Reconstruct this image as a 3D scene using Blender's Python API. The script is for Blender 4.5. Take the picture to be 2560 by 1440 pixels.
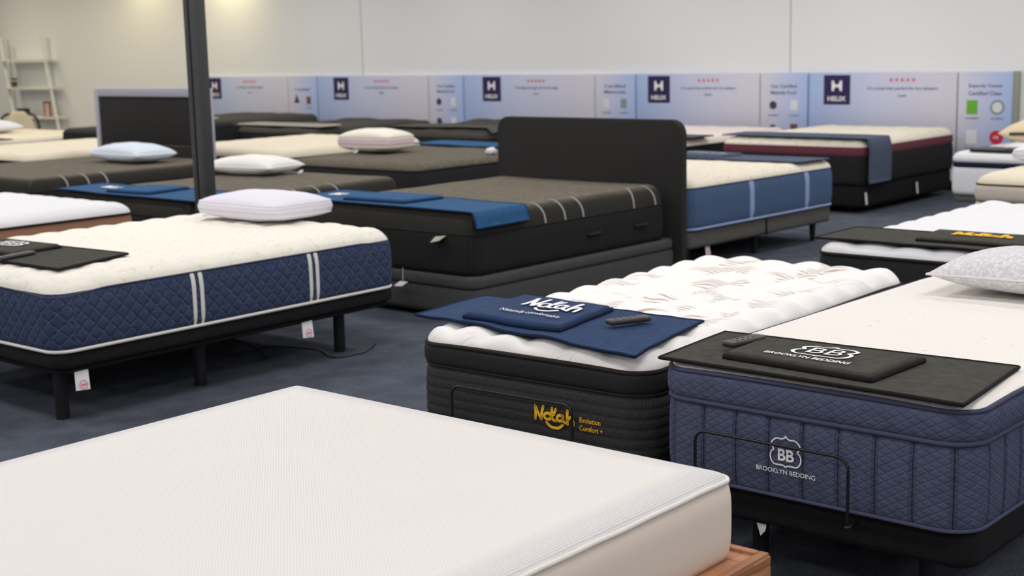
import bpy, bmesh, math, random
from mathutils import Vector, Matrix, noise
random.seed(7)
PI = math.pi
S = bpy.context.scene
for o in list(bpy.data.objects): bpy.data.objects.remove(o, do_unlink=True)
COL = S.collection

# ---------------------------------------------------------------- camera
CAM_H = 1.5747
cd = bpy.data.cameras.new('camera'); cam = bpy.data.objects.new('camera', cd); COL.objects.link(cam)
Fv = Vector((0.75126986, 0.63763196, -0.17034989)); Rv = Vector((0.64389273, -0.76477213, -0.02292901)); Uv = Vector((0.14489911, 0.09246118, 0.98511683))
M = Matrix((Rv, Uv, -Fv)).transposed().to_4x4(); M.translation = (0, 0, CAM_H); cam.matrix_world = M
cd.sensor_width = 36; cd.lens = 49.17; cd.clip_start = .05; cd.clip_end = 100
cd.dof.use_dof = True; cd.dof.focus_distance = 4.0; cd.dof.aperture_fstop = 4.2
S.camera = cam

# ---------------------------------------------------------------- world, exposure
w = bpy.data.worlds.new('world'); S.world = w; w.use_nodes = True
w.node_tree.nodes['Background'].inputs[0].default_value = (.9, .95, 1, 1); w.node_tree.nodes['Background'].inputs[1].default_value = .25
S.view_settings.view_transform = 'Standard'; S.view_settings.look = 'None'; S.view_settings.gamma = 1
S.view_settings.use_curve_mapping = False; S.view_settings.exposure = 0.0
PANEL_W = 10.9          # emission of the ceiling panels
CEIL = 3.3

# ---------------------------------------------------------------- material helpers
def lin(c):
    return tuple(((x/255)/12.92 if x/255 <= .04045 else (((x/255)+.055)/1.055)**2.4) for x in c)+(1,)
class NT:
    def __init__(s, name, col, rough=.9, spec=.25, metal=0):
        s.m = bpy.data.materials.new(name); s.m.use_nodes = True; s.t = s.m.node_tree; s.n = s.t.nodes
        s.p = s.n['Principled BSDF']; s.p.inputs['Base Color'].default_value = lin(col)
        s.p.inputs['Roughness'].default_value = rough; s.p.inputs['Specular IOR Level'].default_value = spec; s.p.inputs['Metallic'].default_value = metal
        s.hs = []; s.m.diffuse_color = lin(col)
    def link(s, a, b): s.t.links.new(a, b)
    def _in(s, sock, v):
        if isinstance(v, (int, float)): sock.default_value = v
        elif isinstance(v, tuple): sock.default_value = v
        else: s.link(v, sock)
    def uv(s):
        n = s.n.new('ShaderNodeUVMap'); n.uv_map = 'UV'; sp = s.n.new('ShaderNodeSeparateXYZ'); s.link(n.outputs[0], sp.inputs[0]); return n.outputs[0], sp.outputs[0], sp.outputs[1]
    def obj(s):
        n = s.n.new('ShaderNodeTexCoord'); sp = s.n.new('ShaderNodeSeparateXYZ'); s.link(n.outputs['Object'], sp.inputs[0]); return n.outputs['Object'], sp.outputs[0], sp.outputs[1], sp.outputs[2]
    def math(s, op, a, b=0., c=0.):
        n = s.n.new('ShaderNodeMath'); n.operation = op; s._in(n.inputs[0], a); s._in(n.inputs[1], b)
        if op in ('MULTIPLY_ADD', 'SMOOTH_MIN', 'SMOOTH_MAX', 'COMPARE'): s._in(n.inputs[2], c)
        return n.outputs[0]
    def noise(s, vec, scale, detail=2, rough=.5):
        n = s.n.new('ShaderNodeTexNoise'); s.link(vec, n.inputs['Vector']); n.inputs['Scale'].default_value = scale; n.inputs['Detail'].default_value = detail; n.inputs['Roughness'].default_value = rough
        return n.outputs['Fac']
    def vor(s, vec, scale, feature='F1', rnd=1.):
        n = s.n.new('ShaderNodeTexVoronoi'); n.feature = feature; s.link(vec, n.inputs['Vector']); n.inputs['Scale'].default_value = scale; n.inputs['Randomness'].default_value = rnd
        return n.outputs['Distance']
    def mapv(s, vec, sc=(1, 1, 1), rot=0, loc=(0, 0, 0)):
        n = s.n.new('ShaderNodeMapping'); s.link(vec, n.inputs[0]); n.inputs['Scale'].default_value = sc; n.inputs['Rotation'].default_value = (0, 0, rot); n.inputs['Location'].default_value = loc; return n.outputs[0]
    def mr(s, v, a, b, c=0., d=1.):
        n = s.n.new('ShaderNodeMapRange'); n.clamp = True; s._in(n.inputs[0], v)
        for i, x in enumerate((a, b, c, d)): n.inputs[i+1].default_value = x
        return n.outputs[0]
    def mix(s, f, a, b):
        n = s.n.new('ShaderNodeMix'); n.data_type = 'RGBA'; s._in(n.inputs[0], f); s._in(n.inputs[6], a); s._in(n.inputs[7], b); return n.outputs[2]
    def color(s, v): s.link(v, s.p.inputs['Base Color']); return s
    def bump(s, h, dist=.002, strength=1.):
        n = s.n.new('ShaderNodeBump'); n.inputs['Distance'].default_value = dist; n.inputs['Strength'].default_value = strength; s.link(h, n.inputs['Height'])
        if s.hs: s.link(s.hs[-1], n.inputs['Normal'])
        s.hs.append(n.outputs[0]); s.link(n.outputs[0], s.p.inputs['Normal']); return s
def tri(nt, v, period):        # |frac(v/p)-.5|*2 : 0 at the middle, 1 on the line
    f = nt.math('FRACT', nt.math('DIVIDE', v, period)); return nt.math('ABSOLUTE', nt.math('MULTIPLY_ADD', f, 2., -1.))
def edgedist(nt, x, y, L, W):
    a = nt.math('MINIMUM', x, nt.math('SUBTRACT', L, x)); b = nt.math('MINIMUM', y, nt.math('SUBTRACT', W, y)); return nt.math('MINIMUM', a, b)
MATS = {}
def plain(name, col, rough=.9, spec=.25, metal=0, weave=0, wscale=900, var=0):
    if name in MATS: return MATS[name]
    t = NT(name, col, rough, spec, metal)
    o = t.obj()[0]
    if var:
        c = lin(col); f = t.noise(o, 30, 5, .65); t.color(t.mix(t.mr(f, .3, .7), tuple(x*(1-var) for x in c[:3])+(1,), tuple(min(1, x*(1+var)) for x in c[:3])+(1,)))
    if weave: t.bump(t.noise(o, wscale, 2), .001*weave, 1)
    MATS[name] = t.m; return t.m

WHITE = plain('white_knit', (240, 236, 232), .95, .1, weave=.6, wscale=500)
WHITEP = plain('white_piping', (232, 228, 222), .9, .1, weave=.5, wscale=900)
CREAMSIDE = plain('cream_stretch_cloth', (236, 222, 208), .92, .1, weave=.4, wscale=1200)
BLKFAB = plain('black_upholstery', (26, 26, 28), .85, .2, weave=.8, wscale=900, var=.15)
GREYFAB = plain('charcoal_linen', (78, 78, 78), .9, .15, weave=.8, wscale=700, var=.12)
GREY2 = plain('grey_linen', (96, 94, 90), .9, .15, weave=.8, wscale=700, var=.1)
HBFAB = plain('headboard_fabric', (50, 49, 48), .9, .15, weave=.8, wscale=700, var=.08)
NAVYPIPE = plain('navy_piping', (74, 76, 100), .85, .2, weave=.4)
BLKPIPE = plain('black_piping', (44, 40, 38), .8, .2, weave=.4)
BRPIPE = plain('brown_piping', (104, 84, 56), .85, .2)
BLKMETAL = plain('black_powder_metal', (22, 23, 26), .38, .5, metal=0)
PILLARM = plain('dark_grey_painted_metal', (66, 66, 67), .5, .4)
PILLARD = plain('dark_groove', (22, 22, 22), .6, .3)
SILVER = plain('silver_frame', (172, 172, 184), .4, .5, metal=0)
PLASTIC = plain('dark_plastic', (52, 49, 46), .42, .45)
PLASTICB = plain('black_plastic', (18, 18, 18), .35, .5)
PAPER = plain('white_paper', (232, 230, 232), .7, .2)
YEL = plain('yellow_print', (255, 198, 52), .7, .2)
PRW = plain('white_print', (244, 242, 244), .7, .2)
WALLP = plain('white_wall_paint', (240, 241, 242), .9, .15, weave=.3, wscale=150)
CEILM = plain('ceiling_paint', (236, 236, 236), .95, .1)
TRIMM = plain('wall_joint', (196, 196, 196), .9, .1)
SHELFW = plain('white_lacquer', (236, 236, 230), .5, .3)
TAN = plain('tan_wood', (214, 164, 96), .6, .3)
BEIGE = plain('beige_upholstery', (226, 214, 186), .9, .15, weave=.8)

def carpet():
    t = NT('slate_blue_carpet', (62, 70, 84), 1, .05); o = t.obj()[0]
    a = t.noise(o, 160, 4, .7); b = t.noise(o, 6, 3); v = t.vor(o, 260)
    f = t.math('ADD', t.math('MULTIPLY', a, .75), t.math('MULTIPLY', b, .25))
    t.color(t.mix(t.mr(f, .33, .66), lin((58, 64, 78)), lin((126, 132, 144)))); t.bump(a, .006); t.bump(v, .003); return t.m
CARPET = carpet()
def wood():
    t = NT('walnut_brown_wood', (150, 98, 66), .42, .4); o = t.obj()[0]
    n1 = t.noise(t.mapv(o, (1.2, 14, 14)), 3, 4, .6); n2 = t.noise(t.mapv(o, (3, 90, 90)), 3, 3)
    t.color(t.mix(t.mr(t.math('ADD', n1, t.math('MULTIPLY', n2, .35)), .45, .95), lin((150, 96, 62)), lin((196, 142, 104)))); t.bump(n2, .0006); return t.m
WOOD = wood()
def ribtop():            # fine ribbed knit, turning into a honeycomb spacer mesh, greyed with painted shade, round the edge
    t = NT('white_ribbed_knit', (238, 234, 228), .95, .08); vec, x, y = t.uv()
    d = t.math('ADD', t.math('MULTIPLY', x, .757), t.math('MULTIPLY', y, -.653)); e = t.math('ADD', t.math('MULTIPLY', x, .653), t.math('MULTIPLY', y, .757))
    r = tri(t, d, .0062); q = tri(t, e, .0062)
    h = t.math('SMOOTH_MAX', r, t.math('MULTIPLY', q, .75), .3)
    v = t.vor(vec, 150, 'F1', .12); m = t.mr(edgedist(t, x, y, 2.03, 1.505), .055, .10)
    c1 = t.mix(t.mr(r, .55, 1.), lin((233, 229, 224)), lin((220, 215, 210))); c2 = t.mix(t.mr(v, .12, .42), lin((176, 173, 178)), lin((226, 222, 220)))
    t.color(t.mix(m, c2, c1)); t.bump(t.math('MULTIPLY', h, m), .0016, .7); t.bump(t.math('MULTIPLY', v, t.math('SUBTRACT', 1., m)), .0014, .8); return t.m
RIB = ribtop()
def diamond(name, c0, cline, p=.055, line=.93, dist=.006, rot=1.0, fade=.6):
    t = NT(name, c0, .88, .15); vec, x, y = t.uv(); xs = t.math('MULTIPLY', x, rot)
    a = tri(t, t.math('ADD', xs, y), p); b = tri(t, t.math('SUBTRACT', xs, y), p); mx = t.math('MAXIMUM', a, b)
    h = t.math('SUBTRACT', 1., t.math('POWER', mx, 4.)); t.bump(h, dist)
    n = t.noise(vec, 60, 2); ln = t.math('MULTIPLY', t.mr(mx, line, 1.), t.mr(n, .42, .62))
    base = t.mix(t.mr(t.noise(vec, 25, 4), .3, .7), tuple(q*.88 for q in lin(c0)[:3])+(1,), tuple(q*1.12 for q in lin(c0)[:3])+(1,))
    t.color(t.mix(t.math('MULTIPLY', ln, fade), base, lin(cline))); t.bump(t.noise(vec, 700, 2), .0008); return t.m
NAVYQ = diamond('navy_diamond_quilt', (60, 71, 98), (180, 190, 214), .07, .95, .006)
INKQ = diamond('ink_blue_small_quilt', (82, 88, 112), (112, 118, 146), .024, .85, .0017, .6, .2)
def channels():
    m = INKQ.copy(); m.name = 'ink_blue_channel_quilt'; t = NT.__new__(NT); t.m = m; t.t = m.node_tree; t.n = t.t.nodes; t.p = t.n['Principled BSDF']; t.hs = [t.p.inputs['Normal'].links[0].from_socket]
    vec, x, y = t.uv(); a = tri(t, x, .108); base = t.p.inputs['Base Color'].links[0].from_socket
    t.color(t.mix(t.mr(a, .955, .985), base, lin((44, 46, 64)))); t.bump(t.mr(a, .99, .8), .008, 1.); return m
INKCH = channels()
BLACKQ = diamond('black_dark_quilt', (52, 50, 48), (110, 105, 100), .1, .93, .004)
def ribside(name, c0, p=.016, dist=.004, axis=0, var=.15):
    t = NT(name, c0, .88, .15); vec, x, y = t.uv(); v = (x, y)[axis]
    a = tri(t, v, p); t.bump(t.math('SUBTRACT', 1., t.math('POWER', a, 3.)), dist)
    n = t.noise(t.mapv(vec, (1, 1, 1)), 90, 4, .7); c = lin(c0)
    t.color(t.mix(t.mr(n, .3, .7), tuple(q*(1-var) for q in c[:3])+(1,), tuple(q*(1+var) for q in c[:3])+(1,))); t.bump(n, .0012); return t.m
BLKRIB = ribside('black_ribbed_side', (40, 39, 40), .035, .004)
GREYHEATH = ribside('dark_heather_side', (58, 58, 58), .012, .001, 0, .3)
BLUERIB = ribside('steel_blue_side', (76, 98, 130), .05, .0015, 0, .1)
BLKSMOOTH = plain('black_satin_side', (40, 40, 42), .75, .2, weave=.5)
BLUEBAN = plain('royal_blue_cloth', (42, 86, 128), .85, .2, weave=1, wscale=500, var=.15)
NAVYBAN = plain('navy_suede_cloth', (38, 61, 96), .85, .2, weave=1.2, wscale=400, var=.22)
NAVYHEM = plain('navy_hem', (22, 38, 66), .85, .15, weave=.6)
BLKBAN = plain('black_suede_cloth', (70, 69, 63), .92, .12, weave=1.2, wscale=300, var=.25)
BLKHEM = plain('black_hem', (34, 32, 31), .9, .15, weave=.6)
GREYBAN = plain('slate_cloth', (82, 92, 112), .85, .2, weave=1, var=.1)
CREAMTOP = plain('cream_quilted_cover', (240, 234, 222), .95, .08, weave=.6, wscale=400)
CREAM2 = plain('warm_cream_cover', (232, 222, 200), .95, .08, weave=.6, wscale=400)
SNOW = plain('snow_white_cover', (235, 235, 237), .95, .08, weave=.6, wscale=400)
BROWNB = plain('brown_border', (164, 122, 98), .9, .1, weave=.6)
MAROON = plain('maroon_border', (112, 62, 72), .85, .15, weave=.6)
def heather_top():
    t = NT('dark_taupe_heather', (98, 92, 80), .9, .15); o = t.obj()[0]
    n = t.noise(t.mapv(o, (2, 9, 5)), 9, 5, .7); t.color(t.mix(t.mr(n, .3, .7), lin((82, 77, 68)), lin((122, 115, 101)))); t.bump(t.noise(o, 500, 2), .001); return t.m
TAUPE = heather_top()
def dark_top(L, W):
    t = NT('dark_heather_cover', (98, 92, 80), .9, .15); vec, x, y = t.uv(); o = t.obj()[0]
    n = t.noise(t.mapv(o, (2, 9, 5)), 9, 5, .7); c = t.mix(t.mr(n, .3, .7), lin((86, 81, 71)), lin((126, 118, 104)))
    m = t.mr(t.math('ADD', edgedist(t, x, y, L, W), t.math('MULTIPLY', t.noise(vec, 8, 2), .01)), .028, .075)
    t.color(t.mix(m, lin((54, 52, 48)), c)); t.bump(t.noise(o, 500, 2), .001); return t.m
def dashes():
    t = NT('white_dashed_knit', (238, 233, 226), .95, .08); vec, x, y = t.uv()
    v = t.vor(t.mapv(vec, (1, .55, 1), .5), 22, 'F1', .9); f = t.mr(v, .06, .1)
    t.color(t.mix(f, lin((208, 200, 192)), lin((238, 233, 226))))
    a = tri(t, t.math('ADD', x, y), .014); b = tri(t, t.math('SUBTRACT', x, y), .014); t.bump(t.math('MAXIMUM', a, b), .0009); return t.m
DASH = dashes()
def leaves():            # brown feathery embroidery on the pillow top
    t = NT('white_cover_with_brown_leaf_stitch', (240, 234, 228), .95, .08); vec, x, y = t.uv()
    msk = t.noise(vec, 5.2, 1); m = t.mr(msk, .53, .58); 
    wv = t.noise(vec, 4, 2); d = t.math('ADD', t.math('ADD', x, t.math('MULTIPLY', y, .45)), t.math('MULTIPLY', wv, .22)); a = t.mr(tri(t, d, .03), .5, .85)
    inner = t.math('MULTIPLY', t.mr(y, .06, .14), t.mr(y, .92, .84)); inner = t.math('MULTIPLY', inner, t.mr(x, .12, .2))
    f = t.math('MULTIPLY', t.math('MULTIPLY', m, a), inner)
    t.color(t.mix(t.math('MULTIPLY', f, .9), lin((247, 244, 241)), lin((186, 160, 146)))); t.bump(t.math('MULTIPLY', a, m), -.003, .8); t.bump(t.noise(vec, 500, 2), .0008); return t.m
LEAF = leaves()
def mottled(name, c1, c2):
    t = NT(name, c1, .95, .08); vec, x, y = t.uv(); n = t.noise(t.mapv(vec, (1, 1.5, 1)), 24, 3, .6); f = t.mr(n, .56, .66)
    t.color(t.mix(f, lin(c1), lin(c2))); t.bump(t.noise(vec, 45, 3), .006, .6); return t.m
MOT = mottled('mottled_cream_jacquard', (243, 238, 226), (232, 224, 208))
MOT2 = mottled('mottled_offwhite_jacquard', (236, 228, 210), (208, 204, 178))
def emis(name, col, s):
    m = bpy.data.materials.new(name); m.use_nodes = True; p = m.node_tree.nodes['Principled BSDF']; p.inputs['Emission Color'].default_value = lin(col); p.inputs['Emission Strength'].default_value = s
    p.inputs['Base Color'].default_value = (.8, .8, .8, 1); return m
PANEL = emis('lit_diffuser', (253, 250, 249), PANEL_W)
def signprint(name, c0, c1, c2):      # printed colour wash along the panel (object y)
    t = NT(name, c0, .5, .3); o, x, y, z = t.obj()
    f = t.mr(y, 0., 1.); t.n.remove(f.node) if False else None
    n = t.n.new('ShaderNodeValToRGB'); e = n.color_ramp.elements; e[0].color = lin(c2); e[1].color = lin(c0); k = e.new(.55); k.color = lin(c1)
    g = t.n.new('ShaderNodeTexCoord'); sp = t.n.new('ShaderNodeSeparateXYZ'); t.link(g.outputs['Generated'], sp.inputs[0]); t.link(sp.outputs[1], n.inputs[0]); t.color(n.outputs[0]); return t.m
SIGNW = signprint('sign_print_wide', (168, 190, 232), (200, 205, 230), (216, 213, 224))
SIGNN = signprint('sign_print_narrow', (216, 215, 226), (198, 203, 231), (172, 192, 234))
SIGNEDGE = plain('sign_edge', (150, 152, 140), .6, .3)
LOGOM = plain('dark_purple_print', (46, 38, 84), .5, .3)
TXT = plain('slate_print', (120, 124, 156), .6, .2)
REDP = plain('red_print', (226, 96, 116), .6, .2)
REDB = plain('bright_red_print', (204, 46, 72), .6, .2)
GREENP = plain('green_print', (112, 184, 62), .6, .2)
GREYGRN = plain('grey_green_print', (140, 160, 160), .6, .2)
PALEP = plain('pale_print', (224, 228, 232), .6, .2)
BROWNP = plain('brown_print', (120, 82, 66), .6, .2)
OCHRE = plain('ochre_print', (206, 160, 78), .6, .2)
DKP = plain('dark_print', (74, 72, 74), .6, .2)

# ---------------------------------------------------------------- object helpers
def obj(name, verts, faces, mat, parent=None, loc=(0, 0, 0), uvs=None, smooth=True, mats=None, fm=None):
    me = bpy.data.meshes.new(name); me.from_pydata([tuple(v) for v in verts], [], faces)
    for m in (mats or [mat]): me.materials.append(m)
    if fm: me.polygons.foreach_set('material_index', fm)
    if uvs is not None:
        ul = me.uv_layers.new(name='UV')
        for l in me.loops: ul.data[l.index].uv = uvs[l.vertex_index]
    if smooth: me.polygons.foreach_set('use_smooth', [True]*len(me.polygons))
    me.update(); o = bpy.data.objects.new(name, me); COL.objects.link(o); o.location = loc
    if parent: o.parent = parent
    return o
def thing(name, label, cat, loc=(0, 0, 0), rotz=0, group=None, rot=None):
    o = bpy.data.objects.new(name, None); COL.objects.link(o); o.location = loc; o.rotation_euler = rot or (0, 0, rotz); o.empty_display_size = .1
    tag(o, label, cat, group); return o
def tag(o, label, cat, group=None):
    o['label'] = label; o['category'] = cat
    if group: o['group'] = group
    return o
def struct(o, label=None):
    o['kind'] = 'structure'
    if label: o['label'] = label
    return o
class MB:                 # collects shapes into one mesh
    def __init__(s): s.v = []; s.f = []; s.uv = []
    def add(s, v, f, uv=None):
        k = len(s.v); s.v += [tuple(a) for a in v]; s.f += [tuple(i+k for i in q) for q in f]; s.uv += uv or [(a[0], a[1]) for a in v]; return s
    def box(s, a, b, bev=0., seg=2):
        bm = bmesh.new(); bmesh.ops.create_cube(bm, size=1)
        for v in bm.verts: v.co = Vector([(a[i]+b[i])/2+v.co[i]*(b[i]-a[i]) for i in range(3)])
        if bev: bmesh.ops.bevel(bm, geom=bm.edges[:], offset=bev, segments=seg, profile=.5, affect='EDGES')
        bm.verts.index_update(); s.add([v.co[:] for v in bm.verts], [[v.index for v in f.verts] for f in bm.faces]); bm.free(); return s
    def cyl(s, p0, p1, r0, r1=None, n=20, cap=True):
        r1 = r0 if r1 is None else r1; p0 = Vector(p0); p1 = Vector(p1); d = (p1-p0).normalized(); a = d.orthogonal().normalized(); b = d.cross(a)
        v = []; 
        for p, r in ((p0, r0), (p1, r1)):
            for i in range(n): t = 2*PI*i/n; v.append(p+a*r*math.cos(t)+b*r*math.sin(t))
        f = [(i, (i+1) % n, n+(i+1) % n, n+i) for i in range(n)]
        if cap: f += [tuple(range(n-1, -1, -1)), tuple(range(n, 2*n))]
        return s.add(v, f)
    def tube(s, pts, r, n=8, closed=False, flat=1.):
        pts = [Vector(p) for p in pts]; m = len(pts); v = []; f = []; prev = None
        for i, p in enumerate(pts):
            d = (pts[(i+1) % m] if closed or i < m-1 else p)-(pts[i-1] if closed or i > 0 else p); d.normalize()
            a = Vector((0, 0, 1)); a = (a-d*a.dot(d)); a = a.normalized() if a.length > .1 else (prev-d*prev.dot(d)).normalized() if prev else d.orthogonal().normalized(); prev = a; b = d.cross(a)
            for k in range(n): t = 2*PI*k/n; v.append(p+a*r*flat*math.cos(t)+b*r*math.sin(t))
        for i in range(m if closed else m-1):
            for k in range(n): f.append((i*n+k, i*n+(k+1) % n, ((i+1) % m)*n+(k+1) % n, ((i+1) % m)*n+k))
        if not closed: f += [tuple(range(n-1, -1, -1)), tuple(range((m-1)*n, m*n))]
        return s.add(v, f)
    def build(s, name, mat, parent=None, loc=(0, 0, 0), smooth=True, auto=None):
        o = obj(name, s.v, s.f, mat, parent, loc, s.uv, smooth)
        if auto is not None:
            bm = bmesh.new(); bm.from_mesh(o.data)
            for e in bm.edges:
                if len(e.link_faces) == 2 and e.calc_face_angle(0) > auto: e.smooth = False
            bm.to_mesh(o.data); bm.free()
        return o
AN = math.radians(35)
def rrect(L, W, r, step=.03, inset=0., rseg=8):    # perimeter (x, y, nx, ny, s), counter-clockwise from (r,0)
    out = []; s = 0; x0, y0, x1, y1 = inset, inset, L-inset, W-inset; r = max(r-inset, .004)
    def lin2(a, b, nrm):
        nonlocal s
        d = math.hypot(b[0]-a[0], b[1]-a[1]); n = max(1, int(d/step))
        for i in range(n): t = i/n; out.append((a[0]+(b[0]-a[0])*t, a[1]+(b[1]-a[1])*t, nrm[0], nrm[1], s+d*t))
        s += d
    def arc(c, a0):
        nonlocal s
        for i in range(rseg): t = a0+PI/2*i/rseg; out.append((c[0]+r*math.cos(t), c[1]+r*math.sin(t), math.cos(t), math.sin(t), s+r*PI/2*i/rseg))
        s += r*PI/2
    lin2((x0+r, y0), (x1-r, y0), (0, -1)); arc((x1-r, y0+r), -PI/2); lin2((x1, y0+r), (x1, y1-r), (1, 0)); arc((x1-r, y1-r), 0)
    lin2((x1-r, y1), (x0+r, y1), (0, 1)); arc((x0+r, y1-r), PI/2); lin2((x0, y1-r), (x0, y0+r), (-1, 0)); arc((x0+r, y0+r), PI)
    return out, s
def band(name, L, W, r, z0, z1, mat, parent, bulge=.006, nz=8, disp=None, inset=0., step=.03, bottom=False, zf=None, rseg=8):
    pr, tot = rrect(L, W, r, step, inset, rseg); n = len(pr); v = []; uv = []; f = []
    for j in range(nz+1):
        t = j/nz; z = z0+(z1-z0)*t
        for i in range(n+1):
            x, y, nx, ny, s = pr[i % n]; s = tot if i == n else s
            b = bulge*(1-(2*t-1)**4)+(disp(s, z, t) if disp else 0); zz = z+(zf(x, y)*t if zf else 0)
            v.append((x+nx*b, y+ny*b, zz)); uv.append((s, z))
    for j in range(nz):
        for i in range(n): a = j*(n+1)+i; f.append((a, a+1, a+n+2, a+n+1))
    if bottom: f.append(tuple(range(n-1, -1, -1)))
    return obj(name, v, f, mat, parent, uvs=uv)
def crown(d, H, wd, p=2.): return H*max(0., 1-(1-min(max(d, 0)/wd, 1))**p)**(1/p)
def edged(x, y, L, W, r):
    ax = abs(x-L/2); ay = abs(y-W/2); a = L/2; b = W/2
    if ax > a-r and ay > b-r: return r-math.hypot(ax-(a-r), ay-(b-r))
    return min(a-ax, b-ay)
def coords(T, wd, step):
    n = 7; e = [wd*(1-math.cos(PI/2*i/n)) for i in range(n+1)]; m = max(2, int((T-2*wd)/step))
    return e+[wd+(T-2*wd)*i/m for i in range(1, m)]+[T-q for q in reversed(e)]
def top_panel(name, L, W, r, z, H, wd, mat, parent, q=None, step=.03, p=2., zf=None, drop=0.):
    xs = coords(L, wd, step); ys = coords(W, wd, step); v = []; uv = []; f = []; a, b = L/2, W/2
    for y in ys:
        for x in xs:
            cx, cy = x-a, y-b; ax, ay = abs(cx), abs(cy)
            if ax > a-r and ay > b-r:
                px, py = ax-(a-r), ay-(b-r); m = max(px, py); l = math.hypot(px, py)
                if l > 1e-9: px, py = px*m/l, py*m/l
                cx = math.copysign(a-r+px, cx); cy = math.copysign(b-r+py, cy)
            X, Y = cx+a, cy+b; d = edged(X, Y, L, W, r); zz = z+crown(d, H, wd, p)
            if q: zz += q(X, Y, d)
            if zf: zz += zf(X, Y)
            v.append((X, Y, zz)); uv.append((X, Y))
    n = len(xs)
    for j in range(len(ys)-1):
        for i in range(n-1): k = j*n+i; f.append((k, k+1, k+n+1, k+n))
    return obj(name, v, f, mat, parent, uvs=uv)
def pipe(name, L, W, r, z, rad, mat, parent, out=.0, zf=None, wav=0.):
    pr, _ = rrect(L, W, r, .04); pts = [(x+nx*out, y+ny*out, z+(zf(x, y) if zf else 0)+wav*math.sin(s*23)*math.sin(s*9.1)) for x, y, nx, ny, s in pr]
    return MB().tube(pts, rad, 8, True).build(name, mat, parent)
def puff(A, px, py, pw=2.):      # staggered soft cushions
    def q(x, y, d):
        i = math.floor(y/py); o = (i % 2)*px/2; best = 9
        for ii in (i-1, i, i+1):
            oo = (ii % 2)*px/2; k = round((x-oo)/px-.5)
            for kk in (k-1, k, k+1):
                dx = (x-oo-(kk+.5)*px)/px; dy = (y-(ii+.5)*py)/py; best = min(best, dx*dx+dy*dy)
        return A*(1-min(1, best*2.6)**.8)*min(1, d/.03)-A*.5*min(1, d/.03)
    return q
def soft(A, sc, seed=0):
    def q(x, y, d): return A*noise.noise(Vector((x*sc+seed, y*sc, seed)))*min(1, d/.05)
    return q

# ---- decals: planar strokes or type carried by a mapping (px,py)->xyz
def smooth_line(pts, n=6, closed=False):
    P = [Vector((a, b)) for a, b in pts]; m = len(P); out = []
    rng = range(m if closed else m-1)
    for i in rng:
        p0 = P[(i-1) % m] if closed or i else P[0]; p1 = P[i]; p2 = P[(i+1) % m]; p3 = P[(i+2) % m] if closed or i < m-2 else P[-1]
        for k in range(n):
            t = k/n; out.append(.5*((2*p1)+(p2-p0)*t+(2*p0-5*p1+4*p2-p3)*t*t+(3*p1-p0-3*p2+p3)*t**3))
    if not closed: out.append(P[-1])
    return out
def strokes(mb, lines, wdt, mp, curve=True):
    for ln in lines:
        closed = ln[0] == ln[-1] and len(ln) > 3; pts = ln[:-1] if closed else ln
        P = smooth_line(pts, 6, closed) if curve else [Vector(p) for p in pts]
        m = len(P); L_ = []; R_ = []
        for i, p in enumerate(P):
            d = (P[(i+1) % m] if closed or i < m-1 else p)-(P[i-1] if closed or i else p)
            d = d.normalized() if d.length else Vector((1, 0)); nn = Vector((-d.y, d.x))*wdt/2; L_.append(p+nn); R_.append(p-nn)
        v = [mp(*p) for p in L_+R_]; f = [(m+i, m+(i+1) % m, (i+1) % m, i) for i in range(m if closed else m-1)]; mb.add(v, f)
        if not closed:
            for c in (P[0], P[-1]):
                k = 12; mb.add([mp(c.x+wdt/2*math.cos(2*PI*i/k), c.y+wdt/2*math.sin(2*PI*i/k)) for i in range(k)], [tuple(range(k))])
def type_mesh(body, size, bold=0.):
    cu = bpy.data.curves.new('t', 'FONT'); cu.body = body; cu.size = size; cu.align_x = 'CENTER'; cu.align_y = 'CENTER'; cu.offset = bold; cu.resolution_u = 4
    o = bpy.data.objects.new('t', cu); COL.objects.link(o); dg = bpy.context.evaluated_depsgraph_get(); me = bpy.data.meshes.new_from_object(o.evaluated_get(dg))
    v = [x.co[:] for x in me.vertices]; f = [tuple(p.vertices) for p in me.polygons]; bpy.data.objects.remove(o); bpy.data.curves.remove(cu); bpy.data.meshes.remove(me); return v, f
def lettering(name, body, width, mp, mat, parent, bold=0., cy=0., height=None):
    v, f = type_mesh(body, 1., bold); x0 = min(a[0] for a in v); x1 = max(a[0] for a in v); y0 = min(a[1] for a in v); y1 = max(a[1] for a in v); s = width/(x1-x0); sy = height/(y1-y0) if height else s
    V = [mp((a[0]-(x0+x1)/2)*s, (a[1]-(y0+y1)/2)*sy+cy) for a in v]; return obj(name, V, f, mat, parent, smooth=False)
NOLA = [[(.02, 0), (.03, .2), (.02, .42)], [(.02, .42), (.09, .2), (.17, .01)], [(.17, .01), (.18, .2), (.22, .43)],
        [(.33, .24), (.25, .18), (.26, .07), (.34, .04), (.41, .1), (.4, .2), (.33, .24)], [(.44, .42), (.43, .2), (.46, .06), (.53, .04)],
        [(.53, .4), (.48, .22)], [(.68, .23), (.6, .22), (.56, .12), (.61, .05), (.69, .09), (.71, .22)], [(.71, .22), (.71, .08), (.76, .02)],
        [(.82, .42), (.81, .2), (.82, 0)], [(.82, .12), (.88, .22), (.94, .18), (.96, 0)]]
SMILE = [[(.3, -.07), (.4, -.18), (.5, -.2), (.6, -.18), (.7, -.07)]]
HALF = [(0, .325), (-.03, .29), (-.1, .265), (-.19, .27), (-.27, .215), (-.298, .17), (-.285, .11), (-.252, .05), (-.3, 0), (-.322, -.08), (-.3, -.17), (-.23, -.235), (-.12, -.235), (-.04, -.24), (0, -.265)]
SHIELD = [HALF+[(-x, y) for x, y in reversed(HALF[1:-1])]+[HALF[0]]]
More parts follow.
